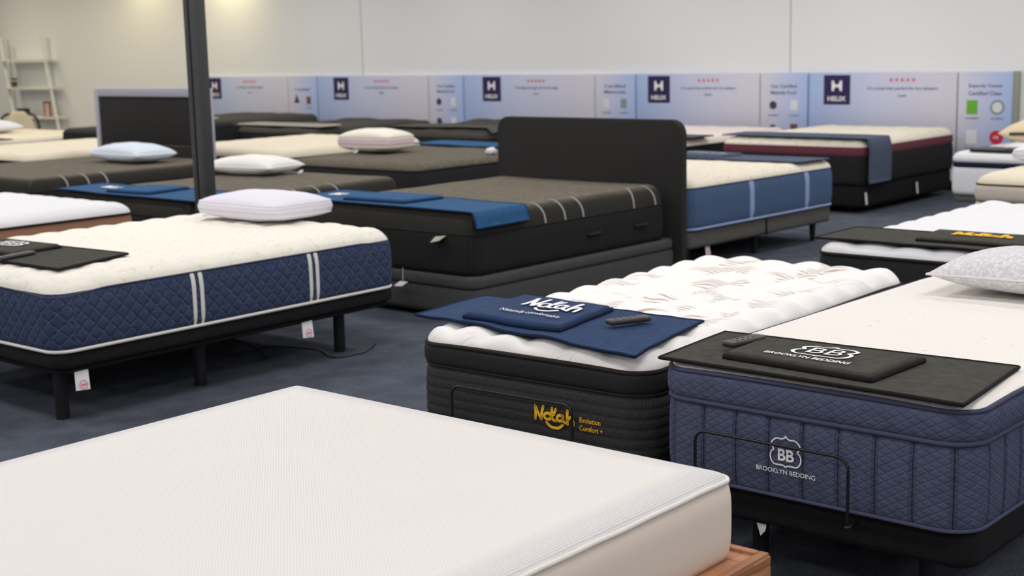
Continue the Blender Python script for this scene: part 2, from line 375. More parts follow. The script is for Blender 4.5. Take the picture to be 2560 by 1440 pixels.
def shield_logo(name, parent, mp, scale, mat, text_w, text_dy, text_h=None):
    mb = MB(); strokes(mb, SHIELD, .026*scale, lambda a, b: mp(a, b), True) if scale == 1 else strokes(mb, [[(x*scale, y*scale) for x, y in SHIELD[0]]], .03*scale, mp)
    v, f = type_mesh('BB', .36*scale, .004*scale); mb.add([mp(a[0], a[1]+.02*scale) for a in v], f)
    mb.build(name, mat, parent, smooth=False)
    lettering('lettering', 'BROOKLYN BEDDING', text_w, lambda a, b: mp(a, b), mat, parent, .012, text_dy, text_h)

# ---------------------------------------------------------------- room
def slab(name, a, b, mat): return struct(MB().box(a, b).build(name, mat, smooth=False))
UW = 13.95
slab('floor', (-6, -7, -.1), (UW, 27, 0), CARPET); slab('ceiling', (-6, -7, CEIL), (UW, 27, CEIL+.1), CEILM)
slab('wall_back', (UW, -7, -.1), (UW+.15, 27, CEIL+.1), WALLP); slab('wall_front', (-6.15, -7, -.1), (-6, 27, CEIL+.1), WALLP)
slab('wall_left', (-6.15, 27, -.1), (UW+.15, 27.15, CEIL+.1), WALLP); slab('wall_right', (-6.15, -7.15, -.1), (UW+.15, -7, CEIL+.1), WALLP)
slab('baseboard_back', (UW-.015, -7, 0), (UW, 27, .1), PILLARD)
slab('trim_1', (UW-.004, 14.50, .1), (UW, 14.515, CEIL), TRIMM); slab('trim_2', (UW-.004, 7.725, .1), (UW, 7.74, CEIL), TRIMM)

# ceiling light panels (out of the frame above, they light the room)
PANELW = emis('warm_lit_diffuser', (255, 241, 212), PANEL_W*.95)
def ceiling_light(x, y, first=[None]):
    lab = 'cool white recessed rectangular ceiling light panel, lit'
    if first[0] is None:
        t = thing('ceiling_light', lab, 'ceiling light', (x, y, CEIL), 0, 'lit panels in the ceiling')
        fr = MB(); a, b = .32, .62
        for q in (((-a, -b, -.02), (-a+.03, b, 0)), ((a-.03, -b, -.02), (a, b, 0)), ((-a+.03, -b, -.02), (a-.03, -b+.03, 0)), ((-a+.03, b-.03, -.02), (a-.03, b, 0))): fr.box(*q)
        fr.build('frame', SHELFW, t, smooth=False); obj('diffuser', [(-a+.03, -b+.03, -.012), (-a+.03, b-.03, -.012), (a-.03, b-.03, -.012), (a-.03, -b+.03, -.012)], [(0, 1, 2, 3)], PANEL, t, smooth=False)
        first[0] = t; return
    r = first[0].copy(); COL.objects.link(r); r.location = (x, y, CEIL)
    warm = y > 15.5 and x > 4
    if warm: r['label'] = 'warm white recessed ceiling light panel over the left rear of the showroom'; r['group'] = 'warm lit panels in the ceiling'
    for ch in first[0].children:
        c = ch.copy(); COL.objects.link(c); c.parent = r
        if warm and ch.name.startswith('diffuser'): c.data = c.data.copy(); c.data.materials[0] = PANELW
for i in range(7):
    for j in range(11): ceiling_light(-3.2+i*2.55, -4.5+j*2.8)
def spot(x, y, tx, ty, tz, power, label):
    t = thing('ceiling_spotlight', label, 'spotlight', (x, y, CEIL), 0, 'ceiling spotlights by the back wall')
    MB().cyl((0, 0, 0), (0, 0, -.06), .035).build('mount', SHELFW, t, auto=AN); d = (Vector((tx, ty, tz))-Vector((x, y, CEIL-.1))).normalized()
    MB().cyl(Vector((0, 0, -.08))-d*.05, Vector((0, 0, -.08))+d*.08, .045, .055, cap=False).build('lamp_head', SHELFW, t, auto=AN)
    ld = bpy.data.lights.new('spot_lamp', 'SPOT'); ld.energy = power; ld.color = (1, .88, .5); ld.spot_size = math.radians(125); ld.spot_blend = 1; ld.shadow_soft_size = .04
    lo = bpy.data.objects.new('spot_lamp', ld); COL.objects.link(lo); lo.parent = t; lo.location = Vector((0, 0, -.08))+d*.09; lo.rotation_euler = d.to_track_quat('-Z', 'Y').to_euler()
spot(13.2, 17.3, UW, 17.3, 2.75, 50, 'warm spotlight on the ceiling aimed at the back wall right of the pillar')
spot(13.2, 19.4, UW, 19.4, 2.35, 30, 'warm spotlight on the ceiling aimed at the back wall left of the pillar')

spot(12.3, 22.6, UW, 22.4, 1.7, 10, 'added warm fill spotlight above the ladder shelf, tinting the back wall')  # extra fill lamp, added to warm the left part of the back wall
spot(12.3, 20.4, UW, 20.6, 1.6, 8, 'added warm fill spotlight between the ladder shelf and the pillar, tinting the back wall')  # second added fill, spreads the same warm wash towards the pillar
# pillar
t = thing('pillar', 'slim dark grey metal pillar standing behind the navy quilted mattress', 'pillar', (5.5, 7.2, 0), math.radians(12))
pb = MB(); pb.box((-.048, -.048, 0), (.048, .004, CEIL), .004); pb.box((-.048, .018, 0), (.048, .05, CEIL), .004); pb.box((-.03, 0, 0), (.03, .02, CEIL)); pb.build('post', PILLARM, t, auto=AN)
MB().box((-.032, .0041, 0), (.032, .0179, CEIL-.01)).build('groove', PILLARD, t, smooth=False)
MB().box((-.08, -.08, 0), (.08, .08, .008), .002).build('base_plate', PILLARD, t, auto=AN)

# ---------------------------------------------------------------- mattresses
SURF = []
def surf(x, y):
    z = None
    for (X, Y, rot, L, W, fn) in SURF:
        dx, dy = x-X, y-Y; c, q = math.cos(-rot), math.sin(-rot); a, b = dx*c-dy*q, dx*q+dy*c
        if 0 <= a <= L and 0 <= b <= W: z = fn(a, b)
    return z
def lie(x, y, z, gap=.004, e=.012):
    for dx, dy in ((0, 0), (e, 0), (-e, 0), (0, e), (0, -e)):
        q = surf(x+dx, y+dy)
        if q is not None: z = max(z, q+gap)
    return z
def mattress(label, x, y, L, W, z0, rot=0, bands=(), top=None, pipes=(), r=.09, group=None, sag=.0):
    t = thing('mattress', label, 'mattress', (x, y, z0), rot, group)
    zf = (lambda X, Y: -sag*max(0, 1-max(0, edged(X, Y, L, W, .001))/.25)*(max(0, abs(X-L/2)/(L/2)-.75)*4)*(abs(Y-W/2)/(W/2))**3) if sag else None
    for b in bands:
        b = dict(b); b['z0'] -= z0; b['z1'] -= z0; nm = b.pop('name'); band(nm, L, W, b.pop('r', r), b.pop('z0'), b.pop('z1'), b.pop('mat'), t, **b)
    if top:
        tt = dict(top); top_panel(tt.pop('name', 'top_cover'), L, W, tt.pop('r', r), tt.pop('z')-z0, tt.pop('H'), tt.pop('wd'), tt.pop('mat'), t, zf=zf, **tt)
        SURF.append((x, y, rot, L, W, (lambda a, b, k=dict(top), zf=zf: k['z']+crown(edged(a, b, L, W, r), k['H'], k['wd'], k.get('p', 2.))+(k['q'](a, b, edged(a, b, L, W, r)) if k.get('q') else 0)+(zf(a, b) if zf else 0))))
    for pz, pr, pm in pipes: pipe('piping', L, W, r, pz-z0, pr, pm, t, .002, zf if top and abs(pz-top['z']) < .01 else None)
    return t

# --- B5 white ribbed mattress in front on a wooden platform
B5x, B5y, B5L, B5W = .663, 1.632, 2.03, 1.505
m5 = mattress('large plain white ribbed-knit mattress in the foreground on the wooden platform', B5x, B5y, B5L, B5W, .39,
    bands=[dict(name='side_border', z0=.39, z1=.579, mat=CREAMSIDE, bulge=.012, bottom=True, r=.035, nz=10)], r=.035, sag=0)
top_panel('top_cover', B5L, B5W, .035, .579-.39, .025, .10, RIB, m5, step=.05, p=2.2)
pipe('piping', B5L, B5W, .035, .579-.39, .0065, WHITEP, m5, .002, None, .0012)
t = thing('platform_bed', 'brown wooden platform bed frame under the foreground white mattress', 'bed frame', (.55, 1.565, 0))
fr = MB(); LX, WX = 2.2, 1.635
fr.box((0, 0, .22), (LX, .024, .397), .004).box((0, WX-.024, .22), (LX, WX, .397), .004).box((0, .024, .22), (.024, WX-.024, .397), .004).box((LX-.024, .024, .22), (LX, WX-.024, .397), .004)
fr.build('side_rail', WOOD, t, auto=AN)
lg = MB(); lg.box((.002, -.001, .366), (LX-.0745, .11, .389), .003).box((LX-.0735, -.003, .366), (LX+.004, WX, .389), .004).box((.002, WX-.11, .366), (LX-.0745, WX-.002, .388), .003).build('top_ledge', WOOD, t, auto=AN)
MB().box((.024, .11, .36), (LX-.075, WX-.11, .3885)).build('deck', WOOD, t, smooth=False)
MB().box((LX-.0735, -.003, .2), (LX+.004, .024, .3655), .004).build('corner_block', WOOD, t, auto=AN)
for lx in (.06, LX-.12):
    for ly in (.06, WX-.12): MB().box((lx, ly, 0), (lx+.06, ly+.06, .22), .004).build('leg', WOOD, t, auto=AN)

# --- B4 ink blue mattress on black adjustable base
B4x, B4y, B4r, B4L, B4W = 3.3626, 1.3328, -.0141, 2.03, .965
def d4(s, z, t):
    k = (s % .108)/.108; return -.004*math.exp(-((min(k, 1-k))*.108/.005)**2)
def d4u(s, z, t): return .0
m4 = mattress('thick ink-blue quilted twin mattress with white top and a shield logo', B4x, B4y, B4L, B4W, .302, B4r,
    bands=[dict(name='side_border', z0=.302, z1=.54, mat=INKCH, bulge=.008, disp=d4, step=.0045, nz=12, bottom=True, rseg=24), dict(name='upper_border', z0=.54, z1=.628, mat=INKQ, bulge=.012, nz=8)],
    top=dict(z=.631, H=.018, wd=.07, mat=DASH, q=soft(.003, 6), step=.04), pipes=[(.631, .0075, NAVYPIPE), (.54, .0085, NAVYPIPE), (.306, .006, NAVYPIPE)], r=.095, sag=.008)
# front print (local x = -something, y = W - px...). local z offset .302
def f4(px, py, off=.0125): return (-off, .53-px, (.437-.302)+py)
mb = MB(); sc = .150
strokes(mb, [[(x*sc, y*sc) for x, y in SHIELD[0]]], .0042, f4); v, f = type_mesh('BB', .047, .0012); mb.add([f4(a[0], a[1]-.008) for a in v], f); mb.build('shield_logo', PRW, m4, smooth=False)
lettering('lettering', 'BROOKLYN BEDDING', .187, f4, PRW, m4, .015, -.055, .0135)
def bar(parent, x, y0, y1, z0, z1, back=.06, rad=.0046, r=.035):
    pts = [(x+back, y0, z0-.01), (x+.01, y0, z0-.01), (x, y0, z0)]
    pts = [(x, y0, z0-.02), (x, y0, z0)]+[(x, y0+r-r*math.cos(a), z1-r+r*math.sin(a)) for a in [PI/2*i/8 for i in range(9)]]+[(x, y1-r+r*math.sin(a), z1-r+r*math.cos(a)) for a in [PI/2*i/8 for i in range(9)]]+[(x, y1, z0), (x, y1, z0-.02)]
    m = MB().tube(pts, rad, 10)
    for y in (y0, y1): m.cyl((x-.006, y, z0-.018), (x+back, y, z0-.018), rad*1.3)
    return m.build('retainer_bar', BLKMETAL, parent)
def base(label, x, y, L, W, z0, z1, rot, legs, legr=.025, mat=BLKFAB, r=.06, group=None, taper=None, legmat=None, name='bed_foundation'):
    t = thing(name, label, 'bed base', (x, y, 0), rot, group)
    band('platform', L, W, r, z0, z1-.006, mat, t, bulge=.006, nz=6, bottom=True); top_panel('deck', L, W, r, z1-.006, .004, .02, mat, t, step=.3)
    for lx, ly in legs:
        MB().cyl((lx, ly, 0), (lx, ly, z0+.02), taper or legr, legr, 20).build('leg', legmat or BLKMETAL, t, auto=AN)
    return t
b4 = base('black fabric adjustable bed base under the ink-blue twin mattress', B4x+.03, B4y+.01, 1.98, .94, .2, .298, B4r, [(.2, .2), (.2, .74), (1.78, .2), (1.78, .74)])
bar(b4, -.095, .30, .785, .30, .474)
tg = MB(); tg.add([(0, 0, 0), (0, -.034, -.002), (0, -.03, -.022), (.004, -.012, -.042)], [(0, 1, 2, 3)]); o = tg.build('care_tag', PAPER, b4, (.005, .64, .2), smooth=False); o['label'] = 'small pale folded care tag'

# --- B3 dark pillow-top mattress
B3x, B3y, B3r = 3.503, 2.4356, .0304
def d3(s, z, t):
    k = (z % .033)/.033; return -.004*math.exp(-(min(k, 1-k)*.033/.004)**2)
m3 = mattress('black and charcoal twin mattress with puffy white leaf-stitched pillow top', B3x, B3y, 2.03, .965, .235, B3r,
    bands=[dict(name='side_border', z0=.235, z1=.478, mat=GREYHEATH, bulge=.01, disp=d3, nz=44, step=.05, bottom=True), dict(name='upper_border', z0=.478, z1=.553, mat=BLKSMOOTH, bulge=.012, nz=8)],
    top=dict(z=.556, H=.05, wd=.07, mat=LEAF, q=puff(.025, .19, .165), step=.013), pipes=[(.556, .0085, BLKPIPE), (.478, .0045, BLKPIPE)], r=.10, sag=.008)
def f3(px, py): return (-.017, .345-px, .357-.235+py)   # local y around logo centre
mb = MB(); sc = .165; mp = lambda a, b: f3(a, b)
strokes(mb, [[((x-.5)*sc, y*sc*.64) for x, y in l] for l in NOLA], .0100, mp); strokes(mb, [[((x-.5)*sc, (y+.0)*sc*.62) for x, y in SMILE[0]]], .0095, mp); mb.build('script_logo', YEL, m3, smooth=False)
lettering('lettering', 'Evolution', .082, lambda a, b: f3(a+.142, b+.022), YEL, m3, .012, 0, .017)
lettering('lettering', 'Comfort +', .092, lambda a, b: f3(a+.146, b-.005), YEL, m3, .012, 0, .017)
b3 = base('black fabric adjustable bed base under the leaf-stitched twin mattress', B3x+.03, B3y+.01, 1.98, .94, .13, .231, B3r, [(.2, .2), (.2, .74), (1.78, .2), (1.78, .74)])
bar(b3, -.088, .235, .745, .25, .434)

# --- B1 navy diamond quilt mattress
m1 = mattress('navy diamond-quilted mattress with double white stripes and ivory top', 3.1589, 5.2077, 2.03, 1.52, .33, 0,
    bands=[dict(name='side_border', z0=.33, z1=.587, mat=NAVYQ, bulge=.014, nz=8, bottom=True)],
    top=dict(z=.589, H=.068, wd=.13, mat=MOT, q=puff(.012, .17, .15), step=.022), pipes=[(.589, .004, NAVYPIPE), (.338, .0085, WHITEP)], r=.085, sag=.022)
def vstrap(parent, xs, y, z0, z1, wd, mat, bulge=.014, nm='white_stripe', side=-1):
    mb = MB()
    for x in xs:
        v = []; n = 12
        for i in range(n+1):
            t = i/n; z = z0+(z1-z0)*t; o = y+side*(bulge*(1-(2*t-1)**4)+.0025)
            for k, (dx, do) in enumerate(((-wd/2, -.003), (-wd/4, 0), (wd/4, 0), (wd/2, -.003))): v.append((x+dx, o+side*do, z))
        f = [(i*4+k, i*4+k+1, i*4+k+5, i*4+k+4) for i in range(n) for k in range(3)]
        mb.add(v, f)
    return mb.build(nm, mat, parent)
for xc in (.735, 1.444): vstrap(m1, (xc-.022, xc+.022), 0, .008, .257, .024, WHITEP)
b1 = base('black adjustable bed base on round legs under the navy quilted mattress', 3.165, 5.215, 2.02, 1.505, .262, .329, 0,
    [(.118, .19), (.87, .19), (1.78, .19), (.118, 1.32), (.87, 1.32), (1.78, 1.32)], .03)
band('lower_edge', 1.98, 1.465, .05, 0, .03, BLKFAB, b1, bulge=.004, nz=4, bottom=True).location = (.02, .02, .235)
def paper_tag(parent, x, y, z, w_=.066, h=.09, name='care_tag'):
    o = MB().add([(x, y, z), (x+w_, y-.003, z-.006), (x+w_-.006, y-.02, z-h), (x-.008, y-.016, z-h+.004)], [(0, 1, 2, 3)]).build(name, PAPER, parent, smooth=False); o['label'] = 'white paper care tag with a small red circle'
    c = Vector((x+w_*.45, y-.0165, z-h*.72)); n = 20; mb = MB(); v = []
    for rr in (.020, .017):
        for i in range(n): a = 2*PI*i/n; v.append((c.x+rr*math.cos(a), c.y-.003-.0*a+(-rr*math.sin(a))*-.16, c.z+rr*math.sin(a)))
    mb.add(v, [(i, (i+1) % n, n+(i+1) % n, n+i) for i in range(n)]); mb.add([(c.x-.013, c.y-.004, c.z-.003), (c.x+.013, c.y-.004, c.z-.003), (c.x+.013, c.y-.004, c.z+.003), (c.x-.013, c.y-.004, c.z+.003)], [(0, 1, 2, 3)])
    mb.build('tag_print', REDP, o, smooth=False); return o
paper_tag(b1, .085, .02, .245); paper_tag(b1, 1.375, .02, .25)
MB().box((1.0, .42, .215), (1.22, .56, .262), .01).build('motor_box', PLASTICB, b1, auto=AN)
cp = smooth_line([(0, 0), (1, 0)], 2)
t = thing('power_cable', 'thin black cord trailing on the carpet beneath the navy quilted mattress', 'cord', (4.2, 5.5, 0))
crv = [Vector(p) for p in ((.08, .15, .235), (.12, .13, .16), (.2, .2, .12), (.3, .22, .10), (.34, .12, .07), (.36, .05, .03), (.42, .1, .007), (.5, .3, .006), (.62, .25, .006), (.68, .0, .006), (.6, -.2, .006), (.78, -.24, .006), (.95, -.15, .006))]
def catmull3(P, n=8):
    out = []
    for i in range(len(P)-1):
        p0 = P[max(i-1, 0)]; p1 = P[i]; p2 = P[i+1]; p3 = P[min(i+2, len(P)-1)]
        for k in range(n): u = k/n; out.append(.5*((2*p1)+(p2-p0)*u+(2*p0-5*p1+4*p2-p3)*u*u+(3*p1-p0-3*p2+p3)*u**3))
    return out+[P[-1]]
MB().tube(catmull3(crv), .004, 6).build('cable', PLASTICB, t)
MB().tube([(.24+.035*math.cos(a), .2+.02*math.sin(a), .115+.035*math.sin(a)) for a in [2*PI*i/20 for i in range(41)]], .004, 6).build('cable_coil', PLASTICB, t)

# --- B12 white mattress with brown border
mattress('white quilted mattress with a brown border at the left edge behind the navy one', 3.2, 7.57, 2.03, 1.52, .32, 0,
    bands=[dict(name='side_border', z0=.32, z1=.578, mat=BROWNB, bulge=.008, bottom=True)], top=dict(z=.585, H=.07, wd=.12, mat=SNOW, q=puff(.008, .2, .18), step=.035), pipes=[(.582, .008, BLKPIPE)], r=.09)
base('dark bed base under the brown-bordered white mattress', 3.22, 7.59, 1.99, 1.48, .14, .319, 0, [(.15, .2), (.15, 1.28), (1.85, .2), (1.85, 1.28)])

# --- dark mattresses with short white lines over the edge (three of a kind)
def line_marks(parent, L, W, zs, H, wd, xs, r=.07):
    mb = MB()
    for x0, lean in xs:
        pts = []
        for i in range(15):
            d = .10*(1-i/14) if i < 8 else .10*(1-i/14)
            d = max(d, 0); pts.append((x0-lean*d, d-.002-.003, zs+crown(d, H, wd)+.0025))
        v = []
        for p in pts: v += [(p[0]-.007, p[1], p[2]), (p[0]+.007, p[1], p[2])]
        MB().add(v, [(2*i, 2*i+1, 2*i+3, 2*i+2) for i in range(len(pts)-1)]).build('edge_stripe', plain('pale_grey_stitch', (168, 170, 172), .8, .1), parent)
def darkmat(label, x, y, L, W, z0, zs, zt, rot, marks, group=None):
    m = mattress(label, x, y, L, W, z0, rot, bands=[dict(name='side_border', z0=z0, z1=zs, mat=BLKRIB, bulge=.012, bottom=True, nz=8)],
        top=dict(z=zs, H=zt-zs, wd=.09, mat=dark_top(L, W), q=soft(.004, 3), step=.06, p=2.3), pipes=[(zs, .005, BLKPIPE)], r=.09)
    side = band('cover_side', L, W, .09, zs-z0, zs-z0+.001, BLACKQ, m, bulge=0, nz=1) if False else None
    line_marks(m, L, W, zs-z0, zt-zs, .09, marks); return m
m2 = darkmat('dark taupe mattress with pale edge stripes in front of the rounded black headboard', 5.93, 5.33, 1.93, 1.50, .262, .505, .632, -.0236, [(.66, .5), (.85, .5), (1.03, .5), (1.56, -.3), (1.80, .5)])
t2 = thing('upholstered_bed', 'charcoal upholstered bed frame with a tall black headboard with rounded corners', 'bed frame', (5.903, 5.3086, 0), -.0236)
band('platform', 2.03, 1.56, .08, .19, .26, GREYFAB, t2, bulge=.01, nz=6, bottom=True); top_panel('deck', 2.03, 1.56, .08, .258, .003, .02, GREYFAB, t2, step=.3)
band('plinth', 2.03, 1.58, .05, .035, .188, GREYFAB, t2, bulge=.004, nz=6, bottom=True, inset=0.)
for lx in (.15, 1.0, 1.85):
    for ly in (.2, 1.36): MB().cyl((lx, ly, 0), (lx, ly, .036), .03).build('foot', BLKMETAL, t2, auto=AN)
def headboard(parent, x, y0, y1, z0, z1, th, rc, mat, name='headboard'):
    P = [(y0, z0)]+[(y0+rc-rc*math.cos(a), z1-rc+rc*math.sin(a)) for a in [PI/2*i/10 for i in range(11)]]+[(y1-rc+rc*math.sin(a), z1-rc+rc*math.cos(a)) for a in [PI/2*i/10 for i in range(11)]]+[(y1, z0)]
    bm = bmesh.new(); vs = [bm.verts.new((x, a, b)) for a, b in P]; fc = bm.faces.new(vs); r = bmesh.ops.extrude_face_region(bm, geom=[fc]); bmesh.ops.translate(bm, vec=(th, 0, 0), verts=[g for g in r['geom'] if isinstance(g, bmesh.types.BMVert)])
    bmesh.ops.recalc_face_normals(bm, faces=bm.faces[:])
    ed = [e for e in bm.edges if e.calc_face_angle(0) > 1.2 and abs(e.verts[0].co.x-e.verts[1].co.x) < 1e-6]; bmesh.ops.bevel(bm, geom=ed, offset=.012, segments=3, profile=.5, affect='EDGES')
    me = bpy.data.meshes.new(name); bm.to_mesh(me); bm.free(); me.materials.append(mat); me.polygons.foreach_set('use_smooth', [True]*len(me.polygons)); o = bpy.data.objects.new(name, me); COL.objects.link(o); o.parent = parent
    bm = bmesh.new(); bm.from_mesh(me)
    for e in bm.edges:
        if len(e.link_faces) == 2 and e.calc_face_angle(0) > AN: e.smooth = False
    bm.to_mesh(me); bm.free(); return o
headboard(t2, 2.032, -.05, 1.62, .03, 1.06, .07, .1, HBFAB)
def fold_tag(parent, x, y, z):
    o = MB().add([(x, y, z), (x-.002, y-.09, z+.012), (x-.05, y-.08, z-.012), (x-.055, y-.01, z-.028)], [(0, 1, 2, 3)]).add([(x-.0, y, z-.004), (x-.055, y-.01, z-.030), (x-.05, y-.08, z-.014), (x-.002, y-.09, z+.008)], [(0, 1, 2, 3)]).build('side_tag', plain('pale_green_tag', (190, 200, 178), .8, .1), parent, smooth=False); o['label'] = 'pale folded brand tag'
fold_tag(m2, -.012, .28, .222)
o = MB().tube([(-.02, .55, .05), (-.022, .55, -.03)], .002, 6).add([(-.03, .57, -.03), (-.03, .50, -.028), (-.09, .49, -.045), (-.09, .56, -.05)], [(0, 1, 2, 3)]).build('hang_tag', PAPER, t2, (0, 0, .23), smooth=False); o['label'] = 'white paper hang tag'
for xx in (1.05, 1.55):
    MB().tube([(xx, -.012, .13), (xx+.02, -.028, .128), (xx+.12, -.028, .132), (xx+.14, -.012, .134)], .008, 6, flat=1.5).build('handle', BLKSMOOTH, m2)

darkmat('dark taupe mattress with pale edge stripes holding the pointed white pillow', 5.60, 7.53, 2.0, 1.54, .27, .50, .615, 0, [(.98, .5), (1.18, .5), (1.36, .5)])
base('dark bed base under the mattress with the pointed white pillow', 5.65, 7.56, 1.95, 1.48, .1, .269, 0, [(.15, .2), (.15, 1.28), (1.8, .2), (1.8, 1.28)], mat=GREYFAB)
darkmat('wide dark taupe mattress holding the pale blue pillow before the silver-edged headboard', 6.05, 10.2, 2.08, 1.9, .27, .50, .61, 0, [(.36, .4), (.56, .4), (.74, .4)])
t = thing('upholstered_bed', 'dark bed frame with a silver-edged black headboard at the left', 'bed frame', (6.07, 10.22, 0))
band('platform', 2.06, 1.86, .06, .1, .268, GREYFAB, t, nz=4, bottom=True); top_panel('deck', 2.06, 1.86, .06, .266, .003, .02, GREYFAB, t, step=.4)
for lx in (.15, 1.9):
    for ly in (.2, 1.66): MB().cyl((lx, ly, 0), (lx, ly, .11), .03).build('leg', BLKMETAL, t, auto=AN)
hb = MB(); hy0, hy1 = .43, 2.28
hb.box((2.16, hy0, .3), (2.22, hy0+.06, 1.25), .004).box((2.16, hy1-.06, .3), (2.22, hy1, 1.25), .004).box((2.16, hy0+.06, 1.17), (2.22, hy1-.06, 1.25), .004)
hb.build('headboard_frame', SILVER, t, auto=AN)
MB().box((2.175, hy0+.06, .701), (2.2, hy1-.06, 1.17), .006).box((2.17, hy0+.06, .3), (2.19, hy1-.06, .70), .004).build('headboard_panel', HBFAB, t, auto=AN)
for ly in (hy0, hy1-.06): MB().box((2.16, ly, 0), (2.22, ly+.06, .3)).build('leg', SILVER, t, smooth=False)

# --- row behind: cream, dark, steel blue
def simplemat(label, x, y, L, W, z0, zp, zt, rot, side, topm, q=None, pipem=None, wd=.1, step=.06, extra=(), lower=None, r=.09, baselabel=None, bz=.12, bmat=GREYFAB, group=None):
    bands = [dict(name='side_border', z0=z0, z1=zp, mat=side, bulge=.01, bottom=True)]
    bands += list(extra)
    m = mattress(label, x, y, L, W, z0, rot, bands=bands, top=dict(z=zp, H=zt-zp, wd=wd, mat=topm, q=q, step=step), pipes=[(zp, .007, pipem)] if pipem else (), r=r, group=group)
    if baselabel: base(baselabel, x+.02, y+.02, L-.04, W-.04, bz, z0-.001, rot, [(.15, .2), (.15, W-.24), (L-.2, .2), (L-.2, W-.24)], mat=bmat)
    return m
simplemat('cream mattress at the far left behind the wide dark one', 7.5, 12.54, 1.95, 1.9, .3, .55, .63, 0, BLKSMOOTH, CREAM2, puff(.006, .2, .2), BLKPIPE, baselabel='dark base under the far left cream mattress')
simplemat('cream mattress behind the pillar and the pointed white pillow', 8.75, 10.3, 2.0, 1.75, .3, .56, .65, 0, BLKRIB, CREAM2, puff(.006, .25, .2), BLKPIPE, baselabel='dark base under the cream mattress behind the pillar')
m16 = simplemat('black mattress with greyish top holding the pink-striped pillow', 8.25, 8.02, 2.1, 1.6, .26, .575, .635, 0, BLKSMOOTH, TAUPE, soft(.012, 4), BLKPIPE, baselabel='black bed base under the mattress with the pink-striped pillow', bz=.08, bmat=BLKFAB)
# steel blue mattress behind the headboard
m6 = mattress('steel blue mattress with pale vertical straps and cream top behind the black headboard', 8.09, 5.25, 1.97, 1.52, .283, -.042,
    bands=[dict(name='side_border', z0=.283, z1=.575, mat=BLUERIB, bulge=.014, bottom=True)], top=dict(z=.58, H=.06, wd=.12, mat=MOT2, q=puff(.007, .2, .2), step=.05), pipes=[(.578, .004, NAVYPIPE), (.292, .01, plain('pale_blue_piping', (150, 168, 206), .9, .1))], r=.1)
PB = MATS['pale_blue_piping']
for xc in (.765, 1.53): vstrap(m6, (xc,), 0, .008, .292, .06, PB)
b6 = base('grey fabric bed base on tapered legs under the steel blue mattress', 8.10, 5.27, 1.95, 1.48, .155, .279, -.042, [(.15, .12), (1.02, .12), (1.83, .1), (.15, 1.35), (1.02, 1.35), (1.83, 1.35)], .03, mat=GREY2, taper=.018)
MB().box((.98, -.014, .15), (.995, -.004, .27)).build('seam', PILLARD, b6, smooth=False)
paper_tag(b6, .25, .03, .155, .05, .07)

TAUPE_W = plain('dark_wall_row_cover', (78, 75, 70), .9, .1, weave=.6, var=.15)
# --- row by the wall
m7 = mattress('white-topped mattress with maroon band and black side at the far right', 11.637, 5.693, 2.0, 1.5, .26, .0,
    bands=[dict(name='side_border', z0=.26, z1=.525, mat=BLKRIB, bulge=.01, bottom=True), dict(name='maroon_border', z0=.525, z1=.598, mat=MAROON, bulge=.008, nz=5)], top=dict(z=.6, H=.075, wd=.14, mat=MOT2, q=puff(.01, .2, .2), step=.05), pipes=[(.6, .004, MAROON)], r=.09)
b7 = base('black skirted bed base under the maroon-banded mattress', 11.65, 5.71, 1.97, 1.46, .06, .258, 0, [(.15, .2), (.15, 1.26), (1.8, .2), (1.8, 1.26)], mat=BLKFAB)
for xx in (.0, 1.08): o = MB().add([(xx, -.02, .2), (xx+.035, -.022, .2), (xx+.045, -.03, .09), (xx+.005, -.03, .088)], [(0, 1, 2, 3)]).build('care_tag', PAPER, b7, smooth=False)
simplemat('pinkish white mattress between the rounded headboard and the maroon-banded mattress', 11.6, 7.56, 2.0, 1.5, .28, .56, .64, 0, BLKRIB, plain('pinkish_cover', (238, 226, 218), .95, .08), puff(.008, .2, .2), BLKPIPE, baselabel='black base under the pinkish white mattress', bmat=BLKFAB)
simplemat('dark mattress against the wall right of the pink-striped pillow', 11.45, 10.02, 2.05, 1.6, .28, .585, .68, 0, BLKSMOOTH, TAUPE_W, soft(.03, 3, 4), BLKPIPE, baselabel='black base under the dark mattress right of the pink-striped pillow', bmat=BLKFAB)
simplemat('dark mattress against the wall behind the pink-striped pillow', 11.45, 12.75, 2.05, 1.55, .28, .57, .65, 0, BLKSMOOTH, TAUPE_W, soft(.02, 3, 1), BLKPIPE, baselabel='black base under the dark mattress behind the pink-striped pillow', bmat=BLKFAB)
simplemat('dark mattress against the wall just right of the pillar', 11.45, 14.95, 2.05, 1.7, .28, .60, .70, 0, BLKSMOOTH, TAUPE_W, soft(.02, 3, 2), BLKPIPE, baselabel='black base under the dark mattress right of the pillar', bmat=BLKFAB)
simplemat('small black mattress left of the silver-edged headboard', 9.5, 14.2, 1.9, 1.0, .28, .66, .72, 0, BLKSMOOTH, BLKSMOOTH, None, BLKPIPE, baselabel='black base under the small black mattress at the left', bmat=BLKFAB)
simplemat('off-white mattress at the far left with a white pillow on it', 8.3, 15.35, 2.0, 1.9, .3, .56, .63, 0, BLKSMOOTH, CREAM2, None, BLKPIPE, baselabel='dark base under the off-white mattress at the far left')
